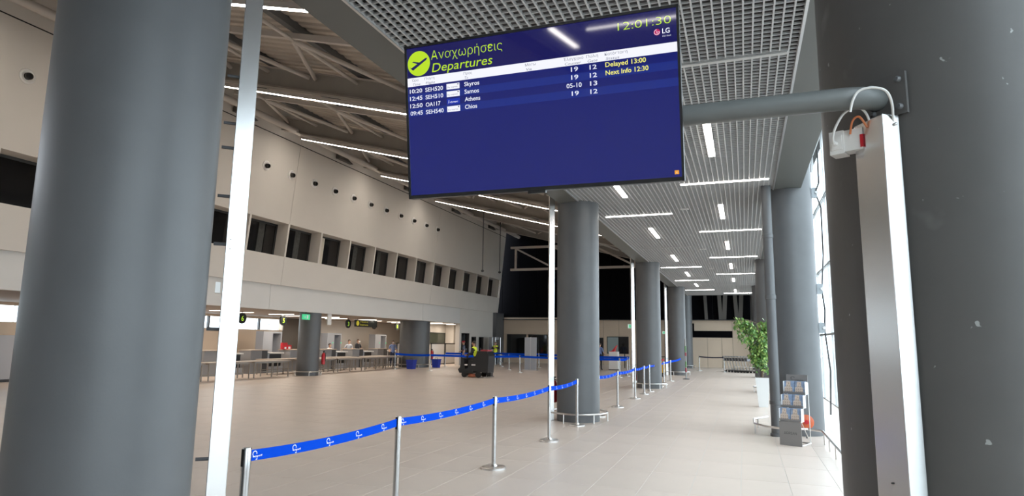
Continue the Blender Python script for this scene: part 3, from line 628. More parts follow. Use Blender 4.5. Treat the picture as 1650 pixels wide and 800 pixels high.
# lamps of the ceiling behind the viewpoint (they mirror in the screen)
aisle_lamp('L', -2.95, -2.85, -9.1, -6.9, 1, 'short bright lamp behind the viewpoint mirrored in the screen')
aisle_lamp('T', -2.35, -0.7, -7.5, -7.44, 1, 'slim lamp behind the viewpoint mirrored in the screen')
for k, (x, y) in enumerate(((-1.21, 15.02), (-1.2, 21.73), (-1.2, 27.5))):
    o = empty('ceiling_vent', (x, y, ZC)); MB().bb(-0.09, 0.09, -0.07, 0.07, -0.014, 0.0).build('vent_plate', white_m, o); MB().bb(-0.07, 0.07, -0.05, 0.05, -0.018, -0.0141).build('vent_grille', louv_m, o)
    tag(o, '%s small white speaker plate in the louvre ceiling' % ORD[k], 'speaker', 'plates in the louvre ceiling')

# ================================================================== STANCHIONS AND BELTS
def make_stanchion():
    o = empty('stanchion')
    MB().lathe([(0.165, 0), (0.165, 0.022), (0.155, 0.03), (0.05, 0.034), (0.036, 0.06)], 28).build('base', rail_m, o, True)
    MB().lathe([(0.029, 0.03), (0.029, 0.80)], 18).build('post', chrome_m, o, True)
    MB().lathe([(0.031, 0.80), (0.031, 0.935), (0.026, 0.95), (0.012, 0.952)], 18).build('cassette', chrome_m, o, True)
    MB().bb(-0.012, 0.012, 0.026, 0.036, 0.83, 0.945).bb(-0.012, 0.012, -0.036, -0.026, 0.83, 0.945).build('belt_clip', black_m, o)
    return o
st0 = make_stanchion(); used = [False]
def stanchion(x, y, label, group, rz=0):
    o = st0 if not used[0] else copy_tree(st0); used[0] = True
    o.location = (x, y, 0); o.rotation_euler = (0, 0, rz); tag(o, label, 'stanchion', group); return o
def logo_mesh():
    mb = MB()
    def strip(pts, t0):
        for i in range(len(pts) - 1):
            (x0, y0), (x1, y1) = pts[i], pts[i + 1]; d = Vector((x1 - x0, y1 - y0)).normalized(); n = Vector((-d.y, d.x)) * t0 / 2
            mb._add([(x0 - n.x, y0 - n.y, 0), (x1 - n.x, y1 - n.y, 0), (x1 + n.x, y1 + n.y, 0), (x0 + n.x, y0 + n.y, 0)], ((0, 1, 2, 3),))
    strip([(0.020 * math.cos(R_(a)) - 0.012, 0.017 * math.sin(R_(a)) + 0.010) for a in range(-20, 250, 15)], 0.006)
    strip([(-0.030, -0.006), (-0.022, -0.012), (-0.010, -0.008)], 0.006)
    me = text_mesh('raport', True, 0.3, 1); v0 = len(mb.v)
    mb._add([(q.co.x * 0.027 - 0.010, q.co.y * 0.025 - 0.017, 0) for q in me.vertices], [tuple(p.vertices) for p in me.polygons])
    strip([(0.000, -0.031), (0.016, -0.029)], 0.006)
    return mb
LOGO = logo_mesh()
def belt(p, q, m, label, group, logo=True, pitch=0.42, zt=0.93, hgt=0.075, sag=0.03):
    p, q = Vector(p), Vector(q); L = (q - p).length; d = (q - p) / L; n = Vector((-d.y, d.x, 0)); p = p + d * 0.03; q = q - d * 0.03; L -= 0.06
    o = empty('belt', ((p.x + q.x) / 2, (p.y + q.y) / 2, 0)); c = Vector((o.location.x, o.location.y, 0))
    N = 14; mb = MB()
    def z(t): return zt - sag * 4 * t * (1 - t)
    for k in range(N):
        a, b = k / N, (k + 1) / N
        A, B = p + d * L * a - c, p + d * L * b - c; nn = n * 0.0012
        mb.hexa([(A - nn) + Vector((0, 0, z(a) - hgt)), (B - nn) + Vector((0, 0, z(b) - hgt)), (B + nn) + Vector((0, 0, z(b) - hgt)), (A + nn) + Vector((0, 0, z(a) - hgt)),
                 (A - nn) + Vector((0, 0, z(a))), (B - nn) + Vector((0, 0, z(b))), (B + nn) + Vector((0, 0, z(b))), (A + nn) + Vector((0, 0, z(a)))])
    mb.build('webbing', m, o)
    if logo:
        pr = MB(); k = 0; s = 0.06
        side = -1 if n.dot(-p) > 0 else 1          # printed side towards the aisle
        while s < L - 0.05:
            t = s / L; zc = z(t) - hgt / 2
            for sd in (1, -1):
                base = p + d * s - c + n * 0.0022 * sd; dd = d if sd < 0 else -d
                pr._add([base + dd * v[0] + Vector((0, 0, zc + v[1])) for v in LOGO.v], [f if sd < 0 else f for f in LOGO.f])
            s += pitch
        pr.build('belt_print', white_print, o)['kind'] = 'stuff'
    tag(o, label, 'belt', group); return o
SX = -3.24
SY = [3.61, 5.66, 8.25, 10.85, 13.05, 14.85, 17.2, 20.1, 22.0, 23.3, 26.15, 27.6, 30.2]
for i, y in enumerate(SY): stanchion(SX if i != 4 else -3.30, y, '%s chrome stanchion from the camera in the line along the aisle' % ORD[i], 'chrome stanchions along the aisle', 0)
for i in range(12):
    if i == 4: continue
    belt((SX if i != 4 else -3.3, SY[i], 0), (SX if i + 1 != 4 else -3.30, SY[i + 1], 0), blue_belt, 'printed blue belt from the %s to the %s aisle stanchion' % (ORD[i], ORD[i + 1]), 'blue belts along the aisle')
FP = [(-19.33, 33.09), (-16.47, 31.99), (-18.15, 37.35), (-15.59, 40.81), (-13.37, 36.28), (-11.69, 33.44), (-12.85, 40.57), (-5.9, 31.96), (-5.78, 33.51), (-6.22, 36.64), (-2.79, 42.95), (-1.25, 42.0)]
FL = ['leftmost far stanchion by the table ends', 'far stanchion in front of the very wide pillar', 'far stanchion before the white partitions', 'far stanchion beside the guard', 'far stanchion left of the grey folding screen',
      'nearest far stanchion left of the grey folding screen', 'far stanchion right of the grey folding screen', 'stanchion behind the aisle line, left of the second grey column', 'thin stanchion just right of the one behind the aisle line', 'back stanchion near the hanging monitor',
      'lone stanchion before the beige end wall', 'stanchion at the head of the trolley row']
for (x, y), l in zip(FP, FL): stanchion(x, y, l, 'far stanchions in the hall', 0.5)
BL = [(0, 1, 'far belt across the front of the very wide pillar'), (1, 5, 'far belt passing behind the floor scrubber'), (2, 3, 'back belt from the partitions to the guard'), (3, 6, 'back belt behind the grey folding screen'), (4, 3, 'short far belt beside the guard'), (5, 4, 'short far belt left of the grey folding screen'), (5, 7, 'long far belt towards the second grey column'), (6, 9, 'back belt towards the hanging monitor'), (7, 8, 'short belt between two thin stanchions'), (8, 9, 'back belt below the hanging monitor')]
for a, b, l in BL: belt((*FP[a], 0), (*FP[b], 0), blue_belt, 'blue ' + l, 'far blue belts', logo=False, hgt=0.115)
belt((*FP[10], 0), (*FP[11], 0), navy_belt, 'dark belt before the beige end wall leading to the trolleys', 'dark belts', False); belt((-3.05, 46.6, 0), (*FP[10], 0), navy_belt, 'dark belt from the farthest column to the lone stanchion', 'dark belts', False)
belt((SX, SY[12], 0), (-3.3, 35.9, 0), blue_belt, 'blue belt running from the last aisle stanchion to the far column', 'far blue belts', False, hgt=0.09)

# striped pole at the far column
o = empty('striped_pole', (-2.72, 32.2, 0)); MB().lathe([(0.16, 0), (0.16, 0.03), (0.04, 0.05)], 20).build('base', dgrey_m, o); MB().lathe([(0.035, 0.03), (0.035, 1.95)], 12).build('post', mat('pole_grey', (0.35, 0.35, 0.34), 0.5), o, True)
pink_m = mat('red_sticker', (0.30, 0.07, 0.08), 0.5)
for z0, z1, m_ in ((0.35, 0.55, pink_m), (0.58, 0.85, mat('green_sticker', (0.14, 0.26, 0.12), 0.5)), (1.12, 1.28, pink_m), (1.3, 1.6, MATS['green_sticker'])): MB().lathe([(0.045, z0), (0.045, z1)], 12).build('sticker', m_, o, True)
tag(o, 'tall grey pole with green and red stickers beside the far column', 'pole')
# cleaning cart behind the aisle stanchions
o = empty('cleaning_cart', (-4.3, 34.2, 0))
MB().bb(-0.3, 0.3, -0.45, 0.45, 0.2, 0.75).build('bag', mat('yellow_bag', (0.60, 0.33, 0.04), 0.6), o); MB().bb(-0.32, 0.32, -0.5, 0.5, 0.14, 0.2).build('tray', dgrey_m, o)
for sx in (-1, 1):
    for sy in (-1, 1): MB().lathe([(0.07, -0.02), (0.07, 0.02)], 12, (sx * 0.26, sy * 0.4, 0.07), axis=(1, 0, 0)).build('wheel', black_m, o)
MB().tube([(-0.3, 0.45, 0.7), (-0.3, 0.55, 1.0), (0.3, 0.55, 1.0), (0.3, 0.45, 0.7)], 0.02, 8).build('handle', black_m, o); MB().bb(-0.28, 0.28, -0.45, 0.4, 0.8, 0.9).build('cleaning_tray', red_m, o)
tag(o, 'yellow bag cleaning cart behind the aisle belts', 'cart')

# ================================================================== BROCHURE STAND
rt = R_(-22); BS0 = Vector((0.682, 12.155, 0)); bs = empty('brochure_stand', BS0, rt); stand_m = mat('grey_stand_metal', (0.235, 0.225, 0.22), 0.4, 0.35)
eng_m = mat('engraved_dark', (0.05, 0.05, 0.05), 0.6); cheek_m = mat('white_cheek', (0.80, 0.82, 0.84), 0.3)
SW = 0.183; YB = 0.44; DY = 0.135; DZ = 0.225
MB().bb(-SW, SW, -0.006, 0.006, 0.0, 0.40).build('front_panel', stand_m, bs)
text_on('panel_lettering', 'ΔΩΡΕΑΝ', eng_m, bs, (-0.105, -0.0065, 0.19), (1, 0, 0), (0, 0, 1), 0.21, 0.04, lift=0.001)
MB().hexa([(-SW, YB, 1.04), (SW, YB, 1.04), (SW, YB + 0.012, 1.04), (-SW, YB + 0.012, 1.04), (-SW, YB + 0.02, 1.18), (SW, YB + 0.02, 1.18), (SW, YB + 0.032, 1.18), (-SW, YB + 0.032, 1.18)]).build('header_panel', stand_m, bs)
text_on('header_lettering', 'raport', eng_m, bs, (-0.02, YB + 0.004, 1.075), (1, 0, 0), (0, 0.141, 0.99), 0.13, 0.026, bold=True, shear=0.3, lift=0.004)
ar = MB()
for k in range(14):
    a, b = R_(20 + k * 17), R_(20 + (k + 1) * 17)
    ar._add([(-0.07 + r * math.cos(t), YB + 0.141 * (0.08 + r * 0.8 * math.sin(t)) - 0.002, 1.12 + r * 0.8 * math.sin(t)) for r, t in ((0.028, a), (0.036, a), (0.036, b), (0.028, b))], ((0, 1, 2, 3),))
ar.build('header_curl', eng_m, bs)
for sx in (-1, 1):
    x = sx * (SW - 0.004)
    MB().tube([(x, 0.01, 0.40), (x, YB, 1.04)], 0.007, 8).build('side_rod', rail_m, bs); MB().tube([(x, YB + 0.02, 0.012), (x, YB + 0.02, 1.05)], 0.008, 8).build('rear_leg', rail_m, bs)
    MB().tube([(x, 0.0, 0.012), (x, YB + 0.02, 0.012)], 0.012, 8).build('floor_bar', rail_m, bs); MB().tube([(x, 0.03, 0.40), (x, YB, 0.03)], 0.007, 8).build('diagonal_rod', rail_m, bs)
MB().tube([(-SW, YB + 0.02, 0.012), (SW, YB + 0.02, 0.012)], 0.012, 8).build('floor_bar', rail_m, bs)
for i in range(3):
    y, z = 0.02 + DY * i, 0.40 + DZ * i
    MB().bb(-SW, SW, y, y + DY, z, z + 0.006).build('shelf', stand_m, bs); MB().bb(-SW, SW, y - 0.004, y, z, z + 0.04).build('shelf_lip', stand_m, bs)
    for sx in (-1, 1): MB().bb(sx * SW - 0.004, sx * SW + 0.004, y, y + DY * 0.95, z, z + 0.215).build('side_cheek', cheek_m, bs)
tag(bs, 'grey metal brochure stand with three stepped shelves by the window column', 'stand')
bro_m = mat('leaflet_paper', (0.52, 0.43, 0.36), 0.6, var=0.18, scale=40); bro_b = mat('leaflet_blue', (0.22, 0.30, 0.44), 0.6, var=0.3, scale=25); bro_d = mat('leaflet_detail', (0.28, 0.22, 0.19), 0.6)
mw = Matrix.Translation(BS0) @ Matrix.Rotation(rt, 4, 'Z')
for i in range(3):
    for j in range(2):
        y, z = 0.028 + DY * i, 0.407 + DZ * i; x = -0.091 + 0.182 * j
        o = empty('leaflet_stack', mw @ Vector((x, y, z)), rt)
        MB().hexa([(-0.084, 0, 0), (0.084, 0, 0), (0.084, 0.06, 0), (-0.084, 0.06, 0), (-0.084, 0.025, 0.215), (0.084, 0.025, 0.215), (0.084, 0.085, 0.215), (-0.084, 0.085, 0.215)]).build('paper_block', bro_b, o)
        f = lambda u, v, d=0.0015: (u, 0.025 * v / 0.215 - d, v)
        MB()._add([f(-0.082, 0.004), f(0.058, 0.004), f(0.052, 0.11), f(0.026, 0.12), f(0.022, 0.210), f(-0.048, 0.210), f(-0.052, 0.12), f(-0.076, 0.11)], (tuple(range(8)),)).build('cover_picture', bro_m, o)
        dm = MB()
        for (u, v) in ((-0.06, 0.03), (-0.03, 0.03), (0.0, 0.03), (0.03, 0.03), (-0.06, 0.07), (-0.03, 0.07), (0.0, 0.07), (0.03, 0.07), (-0.03, 0.12), (0.0, 0.12), (-0.015, 0.165)):
            dm._add([f(u, v, 0.003), f(u + 0.012, v, 0.003), f(u + 0.012, v + 0.02, 0.003), f(u, v + 0.02, 0.003)], ((0, 1, 2, 3),))
        dm.build('cover_print', bro_d, o)['kind'] = 'stuff'
        tag(o, 'stack of pale leaflets with a house picture, %s shelf of the stand, %s' % (('lowest', 'middle', 'top')[i], ('left', 'right')[j]), 'leaflets', 'leaflets in the brochure stand')
o = empty('hose_reel', (1.02, 13.2, 0.30)); MB().lathe([(0.11, -0.03), (0.13, -0.02), (0.13, 0.02), (0.11, 0.03)], 24, axis=(0, 1, 0)).build('reel_disc', mat('orange_enamel', (0.60, 0.13, 0.05), 0.4), o, True); MB().lathe([(0.04, -0.06), (0.04, 0.05)], 14, axis=(0, 1, 0)).build('reel_hub', red_m, o, True); MB().tube([(0, 0.03, 0), (0, 0.03, -0.30)], 0.012, 8).build('reel_foot', dgrey_m, o)
tag(o, 'orange round disc behind the brochure stand', 'reel')

# ================================================================== PLANTS
def planter(x, y, label, plabel, big=True):
    po = empty('planter', (x, y, 0)); w0, w1, h = 0.12, 0.19, 0.80
    MB().hexa([(-w0,-w0,0),(w0,-w0,0),(w0,w0,0),(-w0,w0,0),(-w1,-w1,h),(w1,-w1,h),(w1,w1,h),(-w1,w1,h)]).build('pot', mat('white_pot', (0.74, 0.76, 0.76), 0.3), po)
    MB().bb(-w1 + 0.02, w1 - 0.02, -w1 + 0.02, w1 - 0.02, h, h + 0.01).build('soil', mat('soil', (0.05, 0.035, 0.025), 0.9), po)
    tag(po, label, 'planter', 'white planters by the glass')
    t = empty('potted_ficus', (x, y, 0.81))
    MB().tube([(0, 0, 0), (0.03, 0.02, 0.5), (-0.02, 0, 1.0), (-0.08, 0, 1.45)], [0.03, 0.026, 0.02, 0.014], 8).build('trunk', mat('ficus_bark', (0.20, 0.15, 0.10), 0.8), t, True)
    rnd = random.Random(3 if big else 5); brn = []
    for k in range(46):
        z0 = 0.25 + 1.25 * rnd.random(); a = rnd.random() * 2 * math.pi
        reach = 0.16 + 0.20 * rnd.random() * (0.4 + z0)
        cxm = -0.05 * z0
        if z0 > 0.95: cxm -= 0.16; reach += 0.10
        e = Vector((cxm + reach * math.cos(a), reach * math.sin(a), z0 + 0.22 - 0.20 * rnd.random())); brn.append((Vector((0, 0, z0)), e))
    for i, (p, q) in enumerate(brn[:14]): MB().tube([p, (p + q) / 2 + Vector((0, 0, 0.06)), q], [0.009, 0.007, 0.004], 5).build('branch', MATS['ficus_bark'], t)
    leaf = [MB(), MB()]
    for p, q in brn:
        for k in range(46):
            f = 0.40 + 0.55 * rnd.random(); c = p.lerp(q, f) + Vector((rnd.gauss(0, 0.055), rnd.gauss(0, 0.055), rnd.gauss(-0.03, 0.075)))
            a = rnd.random() * 6.28; d = Vector((math.cos(a) * 0.7, math.sin(a) * 0.7, -0.6 - 0.4 * rnd.random())).normalized(); s_ = d.cross(Vector((rnd.gauss(0,1), rnd.gauss(0,1), 0.5))).normalized(); L = 0.085 + 0.04 * rnd.random()
            leaf[rnd.random() < 0.4]._add([c, c + d * L * 0.45 + s_ * L * 0.26, c + d * L, c + d * L * 0.45 - s_ * L * 0.26], ((0, 1, 2, 3),))
    for lf, m_ in zip(leaf, (mat('leaf_green', (0.10, 0.23, 0.05), 0.4, var=0.3, scale=4), mat('leaf_light', (0.29, 0.43, 0.11), 0.4, var=0.3, scale=4))): tag(lf.build('foliage', m_, t), kind='stuff')
    tag(t, plabel, 'plant', 'ficus trees by the glass')
planter(0.43, 19.3, 'tapered white planter beside the drainpipe', 'leafy weeping ficus in the white planter beside the drainpipe')

# ================================================================== LUGGAGE TROLLEYS
def make_trolley():
    o = empty('luggage_trolley'); tm = mat('trolley_metal', (0.30, 0.28, 0.26), 0.35, 0.7)
    for s in (-1, 1):
        MB().tube([(s * 0.26, -0.20, 0.12), (s * 0.28, 0.30, 0.14), (s * 0.28, 0.50, 0.95)], 0.016, 8).build('side_frame', tm, o, True)
        MB().lathe([(0.07, -0.018), (0.07, 0.018)], 12, (s * 0.28, 0.30, 0.07), axis=(1, 0, 0)).build('wheel', black_m, o)
    MB().lathe([(0.07, -0.018), (0.07, 0.018)], 12, (0, -0.20, 0.07), axis=(1, 0, 0)).build('wheel', black_m, o)
    MB().tube([(-0.28, 0.50, 0.95), (0.28, 0.50, 0.95)], 0.028, 8).build('handle', black_m, o, True)
    MB().bb(-0.26, 0.26, -0.20, 0.28, 0.13, 0.16).build('platform', tm, o); MB().bb(-0.25, 0.25, 0.30, 0.48, 0.70, 0.88).build('basket', dgrey_m, o); MB().tube([(-0.26, -0.20, 0.13), (-0.26, -0.22, 0.34), (0.26, -0.22, 0.34), (0.26, -0.20, 0.13)], 0.014, 8).build('front_hoop', tm, o, True)
    return o
t0 = make_trolley()
for i in range(8):
    o = t0 if i == 0 else copy_tree(t0); o.location = (-0.76 + 0.175 * i, 42.2 - 0.11 * i, 0); o.rotation_euler = (0, 0, R_(70))
    tag(o, '%s luggage trolley from the left in the nested row by the end wall' % ORD[i], 'trolley', 'nested luggage trolleys')

# slanted struts before the end glazing
for i, (x0, x1, w_) in enumerate(((-2.55, -2.72, 0.22), (-1.55, -1.75, 0.26), (-1.33, -1.02, 0.28), (-0.45, -0.70, 0.26), (-0.22, 0.06, 0.28))):
    tag(MB().bar((x0, Y1 - 0.2, 3.46), (x1, Y1 - 0.2, 7.9), w_, 0.12, (0, 1, 0)).build('strut', mat('strut_paint', (0.11, 0.10, 0.09), 0.6)), '%s slanted strut from the left before the black end glazing' % ORD[i], 'strut', 'slanted struts at the end glazing')

# ================================================================== CHECK-IN HALL
CIY = [23.9 + 2.78 * k for k in range(-2, 6)]
NUM = ['8', '7', '6', '5', '4', '3', '2', '1']
def make_counter():
    o = empty('check_in_counter')
    MB().bb(-0.35, 0.35, 0.0, 0.75, 0.0, 1.08).build('cabinet', grey2_m, o); MB().bb(-0.36, 0.36, 0.75, 1.12, 0.0, 1.08).build('dark_panel', dgrey_m, o)
    MB().bb(-0.40, 0.40, -0.04, 1.15, 1.08, 1.12).build('worktop', wood_m, o)
    MB().bb(-0.30, 0.38, 1.12, 1.24, 0.0, 0.98).build('side_post', grey_m, o); MB().bb(-0.30, 0.20, 1.24, 2.3, 0.30, 0.92).build('belt_recess', black_m, o)
    MB().bb(-0.32, 0.38, 1.12, 2.3, 0.92, 0.98).build('belt_cover', white_m, o); MB().bb(-0.30, 0.38, 1.24, 2.3, 0.0, 0.30).build('weighing_belt', grey_m, o)
    return o
c0 = make_counter()
for i, y in enumerate(CIY):
    o = c0 if i == 0 else copy_tree(c0); o.location = (-22.3, y + 0.35, 0)
    tag(o, 'grey check-in counter with dark belt recess, number %s' % ('eight','seven','six','five','four','three','two','one')[i], 'counter', 'check-in counters')
    sg = empty('number_sign', (-21.6, y - 0.75, 2.57))
    MB().lathe([(0.25, -0.03), (0.25, 0.03)], 28, axis=(1, 0, 0)).build('disc', signblk_m, sg); MB().tube([(0, 0, 0.24), (0, 0, 0.33)], 0.012, 6).build('hanger', dgrey_m, sg)
    text_on('numeral', NUM[i], lime_m, sg, (0.032, -0.075, -0.12), (0, 1, 0), (0, 0, 1), 0.15, 0.24, bold=True, lift=0.002)
    tag(sg, 'round black hanging sign showing a green %s' % ('eight','seven','six','five','four','three','two','one')[i], 'sign', 'number signs over the check-in desks')
# baggage doors behind the counters
for i, y in enumerate((27.35, 32.9, 38.3)):
    o = empty('baggage_gate', (-24.0, y, 0))
    MB().bb(-0.5, 0.0, 0.0, 0.72, 0, 2.04).build('gate_panel', grey_m, o); MB().bb(-0.6, -0.5, 0.72, 1.36, 0, 1.96).build('gate_curtain', mat('gate_grey', (0.33, 0.34, 0.37), 0.5), o)
    MB().bb(-0.5, 0.0, 1.36, 1.46, 0, 2.04).build('gate_jamb', grey_m, o); MB().bb(-0.5, 0.0, 0.72, 1.36, 1.94, 2.04).build('gate_lintel', grey_m, o)
    if i: MB().lathe([(0.04, 0), (0.04, 0.02)], 10, (0.0, 0.55, 1.45), axis=(1, 0, 0)).build('indicator_lamp', green_sign, o); MB().lathe([(0.04, 0), (0.04, 0.02)], 10, (0.0, 1.41, 1.45), axis=(1, 0, 0)).build('indicator_lamp', green_sign, o)
    tag(o, '%s light grey baggage gate from the left behind the counters' % ORD[i], 'gate', 'baggage gates')
o = empty('red_display', (-22.3, 27.05, 1.12)); MB().bb(-0.06, 0.06, -0.28, 0.1, 0.0, 0.34).build('display_box', red_m, o); MB().bb(-0.06, 0.06, 0.1, 0.42, 0.0, 0.22).build('display_box', red_m, o); MB().bb(0.061, 0.065, -0.12, 0.02, 0.02, 0.12).build('display_label', white_print, o); MB().bb(0.061, 0.065, 0.18, 0.34, 0.02, 0.14).build('display_label', white_print, o)
tag(o, 'small red display boxes on the counter left of the round pillar', 'display')
o = empty('service_cabinet', (-25.3, 15.3, 0)); MB().bb(-0.5, 0.5, -0.9, 0.9, 0.10, 1.66).build('cabinet_body', grey_m, o); MB().bb(-0.48, 0.48, -0.88, 0.88, 0, 0.10).build('cabinet_plinth', black_m, o)
tag(o, 'light grey cabinet at the left edge behind the big column', 'cabinet')
# tables in front of the counters
tleg_m = mat('table_steel', (0.30, 0.27, 0.24), 0.4, 0.4)
def make_table(L=2.35):
    o = empty('long_table'); MB().bb(-0.35, 0.35, -L/2, L/2, 0.67, 0.71).build('table_top', wood_m, o)
    for sx in (-1, 1):
        MB().bb(sx * 0.30 - 0.015, sx * 0.30 + 0.015, -L/2 + 0.08, L/2 - 0.08, 0.61, 0.67).build('apron', tleg_m, o)
        for k in range(3):
            y = -L/2 + 0.1 + k * (L - 0.2) / 2; MB().bb(sx * 0.30 - 0.02, sx * 0.30 + 0.02, y - 0.02, y + 0.02, 0, 0.67).build('leg', tleg_m, o)
    MB().bb(-0.02, 0.02, -L/2 + 0.1, L/2 - 0.1, 0.2, 0.24).build('stretcher', tleg_m, o)
    return o
tt = make_table(); TP = [(-19.85, 18.0), (-19.85, 20.5), (-19.85, 22.95), (-20.0, 26.6), (-20.0, 29.1), (-20.0, 31.6), (-21.1, 25.2), (-21.2, 27.8), (-21.2, 30.3), (-21.2, 33.9), (-20.3, 33.95)]
TLB = ['front row, farthest left', 'front row, second from left', 'front row, left of the round pillar', 'front row, right of the round pillar', 'front row, second right of the pillar', 'front row, third right of the pillar', 'back row, behind the round pillar', 'back row, right of the pillar', 'back row, in the middle', 'back row, before the man in blue', 'front row, last before the wide pillar']
for i, (x, y) in enumerate(TP):
    o = tt if i == 0 else copy_tree(tt); o.location = (x, y, 0); tag(o, 'long wood-topped steel table before the counters, ' + TLB[i], 'table', 'tables before the check-in counters')
# hanging departures sign
o = empty('hanging_sign', (-21.3, 32.9, 2.62)); MB().bb(-0.05, 0.05, -1.15, 1.15, -0.2, 0.2).build('sign_box', signblk_m, o)
MB().lathe([(0.15, 0), (0.15, 0.004)], 24, (0.052, -0.95, 0), axis=(1, 0, 0)).build('sign_roundel', yellow_p, o)
text_on('sign_lettering', 'Αναχωρήσεις', yellow_p, o, (0.052, -0.72, 0.05), (0, 1, 0), (0, 0, 1), 0.85, 0.10, lift=0.003); text_on('sign_lettering', 'Departures', yellow_p, o, (0.052, -0.72, -0.12), (0, 1, 0), (0, 0, 1), 0.85, 0.10, lift=0.003)
for y in (-0.9, 0.9): MB().tube([(0, y, 0.2), (0, y, 0.28)], 0.012, 6).build('sign_hanger', dgrey_m, o)
tag(o, 'black hanging sign with yellow departures lettering over the desks', 'sign')
# lamps over the desks, plus three added to brighten the office nook
k = 0
for xl, y in [(-22.6 + (0.8 if j % 2 else 0), 16.5 + 1.9 * j) for j in range(14)] + [(-20.2, 39.4), (-20.2, 41.2), (-20.2, 43.2)]:
    o = empty('desk_and_fill_lamp', (xl, y, 2.89)); MB().bb(-0.75, 0.75, -0.045, 0.045, -0.03, -0.012).build('diffuser', lamp_d, o); MB().bb(-0.78, 0.78, -0.06, 0.06, -0.012, 0.01).build('housing', alu_m, o)
    la = bpy.data.lights.new('desk_lamp_light', 'AREA'); la.shape = 'RECTANGLE'; la.size = 1.5; la.size_y = 0.09; la.energy = 42; la.color = (1.0, 0.87, 0.72)
    lo = bpy.data.objects.new('lamp_light', la); COL.objects.link(lo); lo.parent = o; lo.location = (0, 0, -0.035)
    tag(o, 'slim ceiling lamp of the desk row and its added nook lamps, %s from the left' % ORD[k], 'lamp', 'lamps over the check-in desks'); k += 1
# exit sign, white panel, extinguishers
def extinguisher(x, y, z, label, s=1.0):
    o = empty('fire_extinguisher', (x, y, z)); MB().lathe([(0.06*s, 0), (0.085*s, 0.02), (0.085*s, 0.42*s), (0.05*s, 0.50*s), (0.02*s, 0.52*s)], 16).build('cylinder', red_m, o, True)
    MB().lathe([(0.022*s, 0.51*s), (0.022*s, 0.58*s)], 8).bb(-0.05*s, 0.05*s, -0.012, 0.012, 0.57*s, 0.6*s).build('valve', black_m, o); MB().tube([(0, 0, 0.54*s), (0.11*s, 0, 0.5*s), (0.1*s, 0, 0.15*s)], 0.012*s, 6).build('hose', black_m, o)
    tag(o, label, 'fire extinguisher', 'fire extinguishers'); return o
extinguisher(-18.58, 25.25, 0.5, 'red fire extinguisher on the check-in hall pillar', 1.05); extinguisher(-18.8, 36.75, 0.5, 'red fire extinguisher on the very wide pillar', 1.05)
extinguisher(-4.1, 14.1, 0.35, 'red fire extinguisher behind the column under the screen', 0.95); extinguisher(-4.1, 25.4, 0.25, 'red fire extinguisher behind the next aisle column', 0.95)
o = empty('exit_sign', (-18.66, 23.9, 2.66)); MB().bb(-0.03, 0.03, -0.25, 0.25, -0.12, 0.12).build('sign_box', green_sign, o)
text_on('sign_arrow', '→', white_print, o, (0.032, -0.2, -0.06), (0, 1, 0), (0, 0, 1), 0.16, 0.12, lift=0.002); MB().bb(0.031, 0.034, 0.02, 0.12, -0.08, 0.08).build('sign_figure', white_print, o)
MB().bb(-0.02, 0.02, -0.02, 0.02, 0.12, 0.225).build('sign_arm', dgrey_m, o)
tag(o, 'green exit sign at the top of the check-in hall pillar', 'sign')
o = MB().bb(-18.72, -18.68, 25.55, 25.85, 2.35, 2.9).build('notice_panel', white_m); tag(o, 'small white panel hanging right of the check-in hall pillar', 'panel')
for i, (x, y, z) in enumerate(((-4.12, 25.05, 2.35), (-4.12, 36.25, 2.3))):
    o = empty('exit_sign', (x, y, z)); MB().bb(-0.16, 0.02, -0.02, 0.02, -0.08, 0.08).build('sign_box', mat('pale_green_sign', (0.55, 0.72, 0.62), 0.4, emit=(0.5, 0.75, 0.62), estr=0.5), o); MB().bb(-0.11, -0.05, -0.024, -0.0205, -0.05, 0.05).build('sign_figure', green_sign, o)
    tag(o, 'small pale green exit sign on the duct of the %s column' % ('third aisle' if i == 0 else 'fourth aisle'), 'sign', 'exit signs on ducts')
# partitions, bins and bell
for i, (y0, y1, x) in enumerate(((39.4, 41.5, -20.25), (41.55, 44.05, -20.22), (36.6, 37.5, -21.3))):
    o = empty('partition', (x, (y0 + y1) / 2, 0)); h = (y1 - y0) / 2
    MB().bb(-0.02, 0.02, -h + 0.05, h - 0.05, 0.08, 1.44).build('partition_panel', white_m, o)
    for a, b, c, d in ((-h, -h + 0.06, 0, 1.5), (h - 0.06, h, 0, 1.5), (-h, h, 1.44, 1.5), (-h, h, 0.02, 0.08)): MB().bb(-0.03, 0.03, a, b, c, d).build('partition_frame', frame_d, o)
    tag(o, ('white partition with dark frame, %s' % ('left one of the pair', 'right one of the pair', 'alone left of the wide pillar')[i]), 'partition', 'white partitions')
for i, (x, y, s_, l) in enumerate(((-18.55, 33.65, 0.82, 'blue plastic bin in front of the wide pillar'), (-18.3, 36.4, 0.8, 'blue plastic bin right of the wide pillar'), (-17.5, 40.3, 1.1, 'tall blue plastic bin behind the floor scrubber'))):
    o = empty('waste_bin', (x, y, 0)); a, b, h = 0.23 * s_, 0.28 * s_, 0.6 * s_
    MB().hexa([(-a,-a,0),(a,-a,0),(a,a,0),(-a,a,0),(-b,-b,h),(b,-b,h),(b,b,h),(-b,b,h)]).build('bin_body', bin_m, o); MB().bb(-b - 0.02, b + 0.02, -b - 0.02, b + 0.02, h, h + 0.05).build('lid', bin_m, o); MB().tube([(-0.1, 0, h + 0.05), (-0.1, 0, h + 0.12), (0.1, 0, h + 0.12), (0.1, 0, h + 0.05)], 0.015, 6).build('handle', dgrey_m, o)
    tag(o, l, 'bin', 'blue bins')
